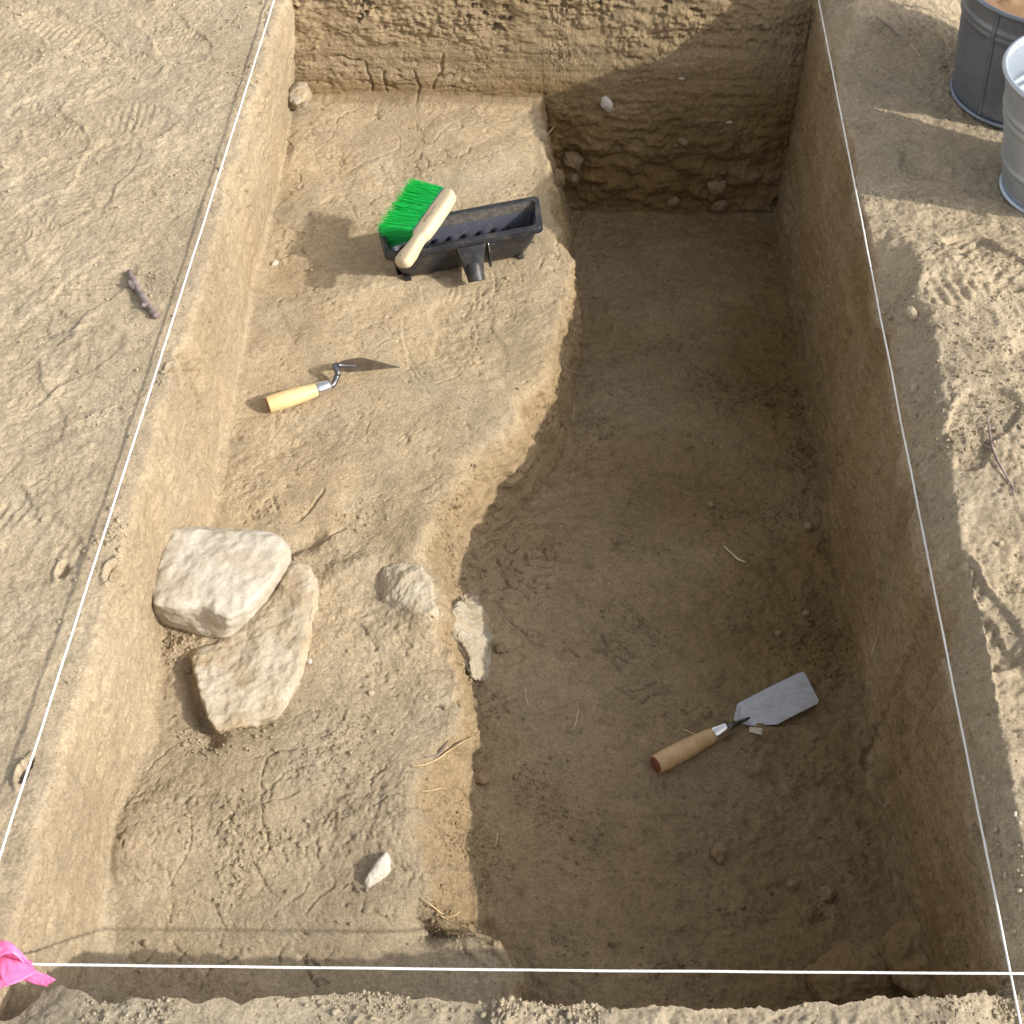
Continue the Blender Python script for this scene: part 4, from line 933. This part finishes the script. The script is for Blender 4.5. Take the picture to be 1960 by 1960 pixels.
def skin(loops, close=True):
    n = len(loops[0]); V = [q for l in loops for q in l]; F = []
    for i in range(len(loops)-1):
        F += [(i*n+k, i*n+(k+1) % n, (i+1)*n+(k+1) % n, (i+1)*n+k) for k in range(n)]
    if close: F.append(tuple((len(loops)-1)*n+k for k in range(n)))
    return V, F
def flat(o, ang=40):
    o.data.polygons.foreach_set('use_smooth', [True]*len(o.data.polygons)); o.data.set_sharp_from_angle(angle=math.radians(ang)); return o
outer = [rimloop((.008, .008), H-.004), rimloop((.012, .012), H-.03, .016), rimloop((.026, .026), .012, .02), rimloop((.032, .032), .004, .02)]
V, F = skin(outer); flat(mesh_obj('pan_body', V, F, M_PAN, pan))
inn = [rimloop((.010, .010), H-.001, .012), rimloop((.012, .018), H-.014, .014), rimloop((.015, .0205), H-.016, .014), rimloop((.020, .034), .020, .018), rimloop((.026, .040), .012, .018)]
V, F = skin(inn[:2], False); flat(mesh_obj('upper_inner_wall', V, F, M_DUST, pan))
V, F = skin(inn[1:]); flat(mesh_obj('inner_wall', V, F, M_PANIN, pan))
lp = [rimloop((.011, .011), H-.001), rimloop((.010, .010), H+.001), rimloop((.001, .001), H+.001), rimloop((0, 0), H-.001), rimloop((0, 0), H-.010), rimloop((.003, .003), H-.011), rimloop((.010, .010), H-.006)]
V, F = skin(lp, False); flat(mesh_obj('rim', V, F, M_PAN, pan))
ex = RC['fr']-RC['fl']; Lp = np.linalg.norm(ex[:2]); ex = np.array([ex[0], ex[1], 0])/Lp; ey = np.array([-ex[1], ex[0], 0]); org = np.array([RC['fl'][0], RC['fl'][1], zb])
Wp = np.dot((RC['bl']-RC['fl'])[:2], ey[:2])
def pbox(x0, x1, y0, y1, z0, z1, bev=.0015):
    bm = bmesh.new(); bmesh.ops.create_cube(bm, size=1)
    for v_ in bm.verts:
        q_ = org+ex*(x0+(v_.co.x+.5)*(x1-x0))+ey*(y0+(v_.co.y+.5)*(y1-y0))+np.array([0, 0, z0+(v_.co.z+.5)*(z1-z0)]); v_.co = q_
    bmesh.ops.bevel(bm, geom=list(bm.edges), offset=bev, segments=2, affect='EDGES', profile=.5)
    V = [np.array(v_.co) for v_ in bm.verts]; bm.verts.index_update(); F = [tuple(q_.index for q_ in f.verts) for f in bm.faces]; bm.free(); return V, F
# moulded ribs on the far inner wall
for k in range(8):
    xc = Lp*(.16+.098*k)
    V, F = pbox(xc-.0055, xc+.0055, Wp-.043, Wp-.022, .012, H-.030, .004); flat(mesh_obj('rib', V, F, M_PANIN, pan), 50)
for s in (.115, .85):
    V, F = pbox(Lp*s, Lp*s+.012, .026, .040, -.006, .010, .002); flat(mesh_obj('foot', V, F, M_PAN, pan))
# handle socket on the camera side: tapering neck and an open tube
sx = Lp*.535
nk = []
for (zz, hw, y0, y1) in [(H-.008, .025, -.001, .014), (H-.02, .022, -.006, .012), (H-.045, .017, -.013, .014), (H-.062, .0145, -.020, .014)]:
    nk.append([org+ex*(sx+a_*hw)+ey*b_+np.array([0, 0, zz]) for a_, b_ in [(-1, y1), (-1, y0), (-.8, y0-.002), (.8, y0-.002), (1, y0), (1, y1)]])
V, F = skin(nk); flat(mesh_obj('socket_neck', V, F, M_PAN, pan))
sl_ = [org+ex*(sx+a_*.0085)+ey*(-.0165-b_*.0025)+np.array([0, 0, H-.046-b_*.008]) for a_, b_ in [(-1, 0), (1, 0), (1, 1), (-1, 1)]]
V, F = plate2(sl_, .0008); mesh_obj('slot_shade_plate', V, F, M_SLOT, pan, smooth=False)
axs = (-ey*.62+np.array([0, 0, -.78])); tb = org+ex*sx+ey*(-.008)+np.array([0, 0, H-.040])
V, F = lathe(tb, axs, [(0, .0125), (.004, .0142), (.030, .0150), (.031, .0142), (.031, .0125), (.006, .0120)], 28); flat(mesh_obj('socket_tube', V, F, M_PAN, pan), 40)
for s in (.65,):
    V, F = pbox(Lp*s, Lp*s+.004, .006, .020, .012, H-.012, .001); flat(mesh_obj('gusset', V, F, M_PAN, pan))
clip_ = tube(smooth_path([org+ex*(sx+.030)+ey*.004+np.array([0, 0, H-.012]), org+ex*(sx+.030)+ey*(-.001)+np.array([0, 0, H-.013]), org+ex*(sx+.031)+ey*(-.001)+np.array([0, 0, H-.030])], 8), .0010, 8)
mesh_obj('wire_clip', *clip_, M_FERR, pan)

# ------------------------------------------------------------------ hand brush leaning across the dustpan
M_BEECH = plain('pale_beech_wood', (.54, .43, .28), .5, nscale=10, namp=.12, col2=(.60, .49, .33), bump=.0002, bscale=160, dirt=0.18)
M_GREEN = plain('green_bristles', (.07, .95, .34), .4, nscale=60, namp=.05, col2=(.09, .98, .40), dirt=0.08)
_t = M_GREEN.node_tree; _p = _t.nodes['Principled BSDF']; _tr = N(_t, 'ShaderNodeBsdfTranslucent'); _tr.inputs['Color'].default_value = (.05, 1.0, .30, 1)
_ms = N(_t, 'ShaderNodeMixShader'); _ms.inputs[0].default_value = .58
_t.links.new(_p.outputs[0], _ms.inputs[1]); _t.links.new(_tr.outputs[0], _ms.inputs[2]); _t.links.new(_ms.outputs[0], _t.nodes['Material Output'].inputs['Surface'])
M_NAVY = plain('dark_bristle_roots', (.02, .10, .14), .6)
M_STAMP_HOLE = plain('ink_and_hole_shade', (.33, .28, .22), .8)
G = at(767, 508, zb+H+.014); E_ = at(866, 366, zb+H+.050)      # grip end, block end
A_ = E_-G; LB = np.linalg.norm(A_); A_ /= LB
# bristles point to the left of the picture
tipm = at(762, 408, zb+H+.012); rootm = G+A_*LB*.70
bd = tipm-rootm; bd -= A_*(bd@A_); BLEN = np.linalg.norm(bd); bd /= BLEN
side_ = np.cross(A_, bd)                                     # thickness direction of the block
if side_[2] < 0: side_ = -side_
br = empty('hand_brush', G, 'hand brush with green bristles and pale wooden handle resting on the dustpan', 'brush')
# wooden body: cross-sections along the length; (s, offset along -bd to back, +bd to bristle face, half thickness)
secs = [(0, .006, .006, .004), (.01, .0115, .0115, .0085), (.05, .0150, .0145, .0110), (.14, .0150, .0130, .0115), (.24, .0125, .0100, .0105), (.33, .0105, .0095, .0100), (.375, .0125, .0135, .0105), (.40, .0155, .0165, .0110), (.50, .0165, .0165, .0115), (.75, .0165, .0165, .0115), (.90, .0150, .0165, .0110), (.965, .0095, .0160, .0100), (.99, .0040, .0140, .0085), (1.0, .000, .0105, .005)]
ss = np.linspace(0, 1, 70); arr = np.array(secs)
V, F = [], []; nn = 28
for s in ss:
    bk, ft, th = (np.interp(s, arr[:, 0], arr[:, i]) for i in (1, 2, 3))
    cen = G+A_*LB*s+bd*(ft-bk)/2; hw = (ft+bk)/2
    for k in range(nn):
        a = 2*math.pi*k/nn; cx2, sy2 = math.cos(a), math.sin(a); e = .55
        V.append(cen+bd*hw*abs(cx2)**e*np.sign(cx2)+side_*th*abs(sy2)**e*np.sign(sy2))
for i in range(len(ss)-1):
    F += [(i*nn+k, i*nn+(k+1) % nn, (i+1)*nn+(k+1) % nn, (i+1)*nn+k) for k in range(nn)]
F.append(tuple(range(nn))[::-1]); F.append(tuple((len(ss)-1)*nn+k for k in range(nn)))
wood = mesh_obj('wooden_handle', V, F, M_BEECH, br)
# stamp on the broad face
def sp(s, off, lift=.0118): return G+A_*LB*s+bd*off+side_*lift
V1 = []; F1 = []
parts = []
ring = [sp(.62, 0)+A_*.0055*math.cos(a)+bd*.0055*math.sin(a) for a in np.linspace(0, 2*math.pi, 30)]
parts.append(tube(ring, .00035, 5, False))
parts.append(tube([sp(.62, 0)+A_*.0026*math.cos(a)+bd*.0026*math.sin(a) for a in np.linspace(.6, 5.4, 16)], .0004, 5, False))
for k in range(9): parts.append(tube([sp(.515+.008*k, -.002), sp(.517+.008*k, .001+.0012*(k % 3))], .0003, 5))
for k in range(5): parts.append(tube([sp(.68+.011*k, -.0015), sp(.683+.011*k, .0015+.0008*(k % 2))], .0004, 5))
V, F = merge(parts); mesh_obj('stamp', V, F, M_STAMP_HOLE, wood)
# hang hole: a solid dark disc painting the shade inside it
V, F = lathe(sp(.07, 0, .0092), side_, [(0, .0024), (.0022, .0024)], 16); mesh_obj('hang_hole_shade', V, F, M_STAMP_HOLE, wood)
# bristles: individual filaments in rows of tufts, fanned and uneven
bv, bf = [], []; rv, rf = [], []
rs = np.random.default_rng(5); cnt = 0
for i in range(24):
    for j in range(5):
        s = .42+(.975-.42)*i/23
        root = G+A_*LB*s+bd*.0150+side_*(-.0085+.017*j/4)
        fan = (s-.70)
        for k in range(30):
            d = bd+A_*(fan*.42+rs.normal(0, .040))+side_*(((j-2)*.075)+rs.normal(0, .026)); d /= np.linalg.norm(d)
            L_ = (BLEN-.015)*(1+rs.normal(0, .045)-(.10 if rs.random() < .12 else 0)+.10*fan)
            p0 = root+A_*rs.normal(0, .0016)+side_*rs.normal(0, .0012)
            bend = A_*rs.normal(0, .004)+side_*rs.normal(0, .004)+np.array([0, 0, -.004])
            pts = [p0, p0+d*L_*.5+bend*.25, p0+d*L_+bend]
            d_, s_, t_ = frame(d); o0 = len(bv)
            for q_, r_ in zip(pts, (.00042, .00040, .00030)):
                for a in (0, 2.094, 4.189): bv.append(q_+r_*(math.cos(a)*s_+math.sin(a)*t_))
            for q_ in range(2):
                for a in range(3): bf.append((o0+q_*3+a, o0+q_*3+(a+1) % 3, o0+q_*3+3+(a+1) % 3, o0+q_*3+3+a))
        V, F = tube([root-bd*.002, root+bd*.005], .0021, 7); o0 = len(rv); rv += V; rf += [tuple(q_+o0 for q_ in f) for f in F]
bo = mesh_obj('bristles', bv, bf, M_GREEN, br); mesh_obj('tuft_roots', rv, rf, M_NAVY, bo)

# ------------------------------------------------------------------ buckets
def galv(name, base, spec_, dark):
    mt, t, p = new_mat(name)
    tc = N(t, 'ShaderNodeTexCoord'); vo = N(t, 'ShaderNodeTexVoronoi', Scale=70); t.links.new(tc.outputs['Object'], vo.inputs['Vector'])
    sc_ = N(t, 'ShaderNodeSeparateColor'); t.links.new(vo.outputs['Color'], sc_.inputs[0])
    n = N(t, 'ShaderNodeTexNoise', Scale=9.0, Detail=6.0, Roughness=.65); t.links.new(tc.outputs['Object'], n.inputs['Vector'])
    c = mixc(t, base, spec_, ramp(t, sc_.outputs[0], 0, 1, 0, .6))
    c = mixc(t, c, dark, ramp(t, n.outputs['Fac'], .42, .70, 0, .75))
    t.links.new(c, p.inputs['Base Color']); p.inputs['Metallic'].default_value = .75
    t.links.new(ramp(t, n.outputs['Fac'], .3, .7, .34, .58), p.inputs['Roughness'])
    return mt
M_GALV = galv('galvanised_steel', (.47, .53, .60), (.56, .62, .70), (.36, .39, .43))
M_GALVD = galv('dirty_galvanised_steel', (.24, .27, .33), (.29, .32, .38), (.14, .145, .16))
def bucket(c, rb, rt, H_, mat, label, ribs, low=None):
    root = empty('bucket', c, label, 'bucket', 'galvanised buckets beside the trench')
    prof = [(.004, rb*.90), (.006, rb*.985), (.012, rb)]
    for h in np.linspace(.02, H_-.006, 60):
        r = rb+(rt-rb)*h/H_
        for rh in ribs: r += .0028*math.exp(-((h-rh)/.0045)**2)
        prof.append((h, r))
    inn_ = [(h, r-.0016) for h, r in prof[::-1]]
    n = 96; V, F = [], []
    allp = prof+inn_
    for h, r in allp:
        for k in range(n):
            a = 2*math.pi*k/n; V.append(np.array(c)+[r*math.cos(a), r*math.sin(a), h])
    for i in range(len(allp)-1): F += [(i*n+k, i*n+(k+1) % n, (i+1)*n+(k+1) % n, (i+1)*n+k) for k in range(n)]
    F.append(tuple((len(allp)-1)*n+k for k in range(n))); F.append(tuple(range(n))[::-1])
    b = mesh_obj('body', V, F, mat, root)
    ringp = [np.array(c)+[(rt+.0008)*math.cos(a), (rt+.0008)*math.sin(a), H_-.003] for a in np.linspace(0, 2*math.pi, 97)]
    mesh_obj('rim', *tube(ringp, .0042, 10, False), mat, root)
    fr_ = [np.array(c)+[(rb+.0012)*math.cos(a), (rb+.0012)*math.sin(a), .006] for a in np.linspace(0, 2*math.pi, 97)]
    mesh_obj('foot_ring', *tube(fr_, .0042, 8, False), mat, root)
    a0 = math.radians(222)
    V, F = [], []
    for h in np.linspace(.012, H_-.008, 30):
        r = rb+(rt-rb)*h/H_+.0003
        for rh in ribs: r += .0028*math.exp(-((h-rh)/.0045)**2)
        for da, dr in ((-.030, 0), (-.028, .0013), (.028, .0013), (.030, 0)): V.append(np.array(c)+[(r+dr)*math.cos(a0+da), (r+dr)*math.sin(a0+da), h])
    F = [(i*4+k, i*4+k+1, (i+1)*4+k+1, (i+1)*4+k) for i in range(29) for k in range(3)]
    mesh_obj('seam', V, F, mat, root)
    # wire bail folded down on the far side with its two ears
    for sgn in (1, -1):
        a = math.radians(100 if sgn > 0 else -80)
        e = np.array(c)+[(rt+.003)*math.cos(a), (rt+.003)*math.sin(a), H_-.022]
        mesh_obj('ear', *lathe(e-np.array([math.cos(a), math.sin(a), 0])*.003, (math.cos(a), math.sin(a), 0), [(0, .012), (.003, .012), (.005, .008), (.0055, .004)], 20), mat, root)
    a1 = np.array(c)+[(rt+.006)*math.cos(math.radians(100)), (rt+.006)*math.sin(math.radians(100)), H_-.022]; a2 = np.array(c)+[(rt+.006)*math.cos(math.radians(-80)), (rt+.006)*math.sin(math.radians(-80)), H_-.022]
    pts = []
    for t_ in np.linspace(0, 1, 24):
        a = math.radians(100-180*t_); rr = rt+.007+.020*math.sin(math.pi*t_)
        pts.append(np.array(c)+[rr*math.cos(a), rr*math.sin(a), H_-.022-.11*math.sin(math.pi*t_)])
    mesh_obj('bail', *tube(pts, .0022, 8), M_STEEL_DULL, root)
    return root
b1c = (1.318, 1.560, down(1.27, 1.56)-.002); b2c = (1.323, 1.285, down(1.28, 1.27)-.003)
bucket(b1c, .116, .134, .205, M_GALVD, 'dark dirty galvanised bucket full of soil behind the other bucket', (.155, .166))
bucket(b2c, .087, .128, .212, M_GALV, 'clean bright empty galvanised bucket nearest the camera', (.060, .135, .150))
# soil in the far bucket
n = 48; V = [np.array(b1c)+[0, 0, .190]]; F = []
for j in range(1, 13):
    for k in range(n):
        a = 2*math.pi*k/n; r = .1290*j/12; hx, hy = r*math.cos(a), r*math.sin(a)
        V.append(np.array(b1c)+[hx, hy, .176+.016*(1-(j/12)**2)+(.006*float(fbm(np.float32(hx*40), np.float32(hy*40), np.float32(3), 3)) if j < 12 else 0)])
F = [(0, 1+k, 1+(k+1) % n) for k in range(n)]
for j in range(11): F += [(1+j*n+k, 1+(j+1)*n+k, 1+(j+1)*n+(k+1) % n, 1+j*n+(k+1) % n) for k in range(n)]
M_REDSOIL = rock_material('loose_reddish_soil', (.36, .22, .13), (.30, .18, .10), (.40, .28, .17), dust=.4)
tag(own(mesh_obj('soil_heap', V, F, M_REDSOIL)), 'reddish loose soil heaped inside the dark bucket', 'soil')

# ------------------------------------------------------------------ sticks, roots and straws
M_BARK = plain('grey_bark', (.21, .165, .155), .85, nscale=80, namp=.45, bump=.001, bscale=250)
M_ROOT = plain('dry_root', (.46, .34, .19), .7, nscale=60, namp=.3)
M_STRAW = plain('pale_straw', (.62, .53, .33), .6, nscale=60, namp=.2)
def stick(name, pts, rads, mat, label, cat, group=None, n=8, extra=None, seg_=24):
    name = cat
    q_ = smooth_path([on(u, v)[0]+np.array([0, 0, h]) for u, v, h in pts], seg_)
    rr = np.interp(np.linspace(0, 1, seg_), np.linspace(0, 1, len(rads)), rads)
    rr = rr*(1+.12*np.array([math.sin(i*2.3)+.6*math.sin(i*1.1+1) for i in range(seg_)]))
    parts = [tube(q_, list(rr), n)]
    for e in extra or []:
        parts.append(tube(smooth_path([on(u, v)[0]+np.array([0, 0, h]) for u, v, h in e[0]], 8), e[1], n))
    V, F = merge(parts); return tag(own(mesh_obj(name, V, F, mat)), label, cat, group)
stick('stick', [(247, 524, .004), (258, 545, .006), (268, 563, .006), (281, 584, .006), (292, 599, .005), (301, 610, .005)], [.0030, .0044, .0062, .0046, .0058, .0044, .0054, .0050], M_BARK, 'knobbly grey stick lying on the ground left of the left string', 'stick', n=10, extra=[([(264, 560, .006), (254, 552, .007), (248, 547, .008)], [.0050]*4+[.0046, .0042, .0036, .0026]), ([(284, 590, .006), (278, 592, .008), (274, 592, .009)], [.0040]*4+[.0036, .0032, .0028, .002])])
stick('twig', [(1888, 800, .004), (1896, 850, .004), (1905, 880, .004), (1925, 915, .003), (1945, 945, .002)], [.0012, .0016, .0016, .0012, .0006], M_BARK, 'thin forked dry twig on the ground right of the right string', 'twig', extra=[([(1905, 880, .004), (1893, 862, .004), (1880, 855, .003)], .0009), ([(1925, 915, .003), (1935, 928, .002), (1940, 950, .002)], .0008)])
stick('root', [(788, 1467, .002), (815, 1466, .004), (840, 1456, .006), (862, 1442, .008), (890, 1426, .010), (918, 1410, .006)], [.0009, .0014, .0014, .0012, .0010, .0006], M_ROOT, 'pale curved root sticking out of the slope below the shelf', 'root')
stick('root', [(815, 1452, .003), (838, 1450, .006), (850, 1438, .008), (862, 1424, .009)], [.0008, .0015, .0013, .0007], M_BARK, 'dark short root crossing just above the pale curved root', 'root')
stick('root', [(806, 1516, .002), (822, 1517, .004), (842, 1513, .005), (856, 1511, .002)], [.0008, .0013, .0011, .0006], M_ROOT, 'short root below the pale curved root on the slope edge', 'root')
stick('root', [(808, 1722, .004), (830, 1740, .006), (850, 1756, .006), (868, 1766, .002)], [.0006, .0011, .0011, .0006], M_ROOT, 'dry root bridging the hollow near the front string', 'root')
stick('root', [(836, 1748, .003), (850, 1760, .006), (868, 1757, .006), (882, 1746, .002)], [.0005, .0009, .0009, .0005], M_ROOT, 'little root curling inside the hollow near the front string', 'root')
stick('straw', [(1386, 1048, .003), (1398, 1060, .004), (1412, 1073, .004), (1428, 1078, .002)], [.0012, .0015, .0016, .0012], M_STRAW, 'broad dry straw in the middle of the shaded floor', 'straw')
stick('straw', [(1308, 1398, .003), (1318, 1403, .004), (1330, 1408, .003)], [.0007, .0008, .0007], M_STRAW, 'short straw poking from behind the margin trowel handle', 'straw')
stick('straw', [(1098, 1398, .001), (1104, 1378, .004), (1108, 1358, .005)], [.0005, .0006, .0004], M_STRAW, 'thin upright straw on the floor left of the margin trowel', 'straw')
stick('straw', [(1004, 1314, .001), (1006, 1335, .002), (1012, 1355, .002)], [.0004, .0005, .0004], M_STRAW, 'fine wavy root hair on the floor right of the grey white stone', 'straw')
stick('straw', [(948, 1622, .001), (951, 1608, .003), (953, 1596, .003)], [.0004, .0005, .0004], M_STRAW, 'tiny pale straw on the near floor beside the slope', 'straw')
stick('straw', [(1078, 700, .001), (1090, 712, .003), (1108, 716, .003), (1112, 716, .001)], [.0004, .0006, .0006, .0004], M_STRAW, 'thin straw at the foot of the shelf edge', 'straw')
stick('straw', [(1092, 805, .001), (1098, 790, .003), (1098, 776, .004)], [.0004, .0006, .0004], M_STRAW, 'thin bent straw on the floor below the shelf edge', 'straw')
stick('straw', [(1046, 266, .006), (1060, 252, .012), (1070, 238, .014)], [.0008, .0010, .0005], M_STRAW, 'dry root leaning at the far end of the shelf edge', 'root')
stick('straw', [(448, 145, .003), (468, 152, .005), (484, 163, .004), (494, 172, .002)], [.0006, .0009, .0009, .0004], M_STRAW, 'pale straw crossing under the left string at the far end', 'straw')
stick('straw', [(1574, 558, .002), (1582, 552, .005), (1592, 553, .004)], [.0005, .0007, .0004], M_STRAW, 'curved pale root hair on the shaded right wall', 'straw')
stick('straw', [(1668, 1252, .003), (1676, 1230, .006), (1684, 1190, .006)], [.0007, .0009, .0005], M_STRAW, 'straight straw stuck against the right wall above the margin trowel', 'straw')
stick('straw', [(1676, 36, .004), (1700, 56, .005), (1720, 71, .003)], [.0009, .0013, .0009], M_BARK, 'thin dark twig on the ground left of the dark bucket', 'twig')
stick('straw', [(1742, 89, .003), (1752, 100, .004), (1761, 111, .003)], [.0008, .0010, .0008], M_STRAW, 'pale straw in the bucket shadow left of the dark bucket', 'straw')
stick('straw', [(1788, 62, .004), (1800, 72, .005), (1808, 82, .004), (1811, 90, .002)], [.0009, .0013, .0012, .0009], M_ROOT, 'reddish curved stem beside the dark bucket', 'stem')

bpy.data.objects.remove(PROXY, do_unlink=True)
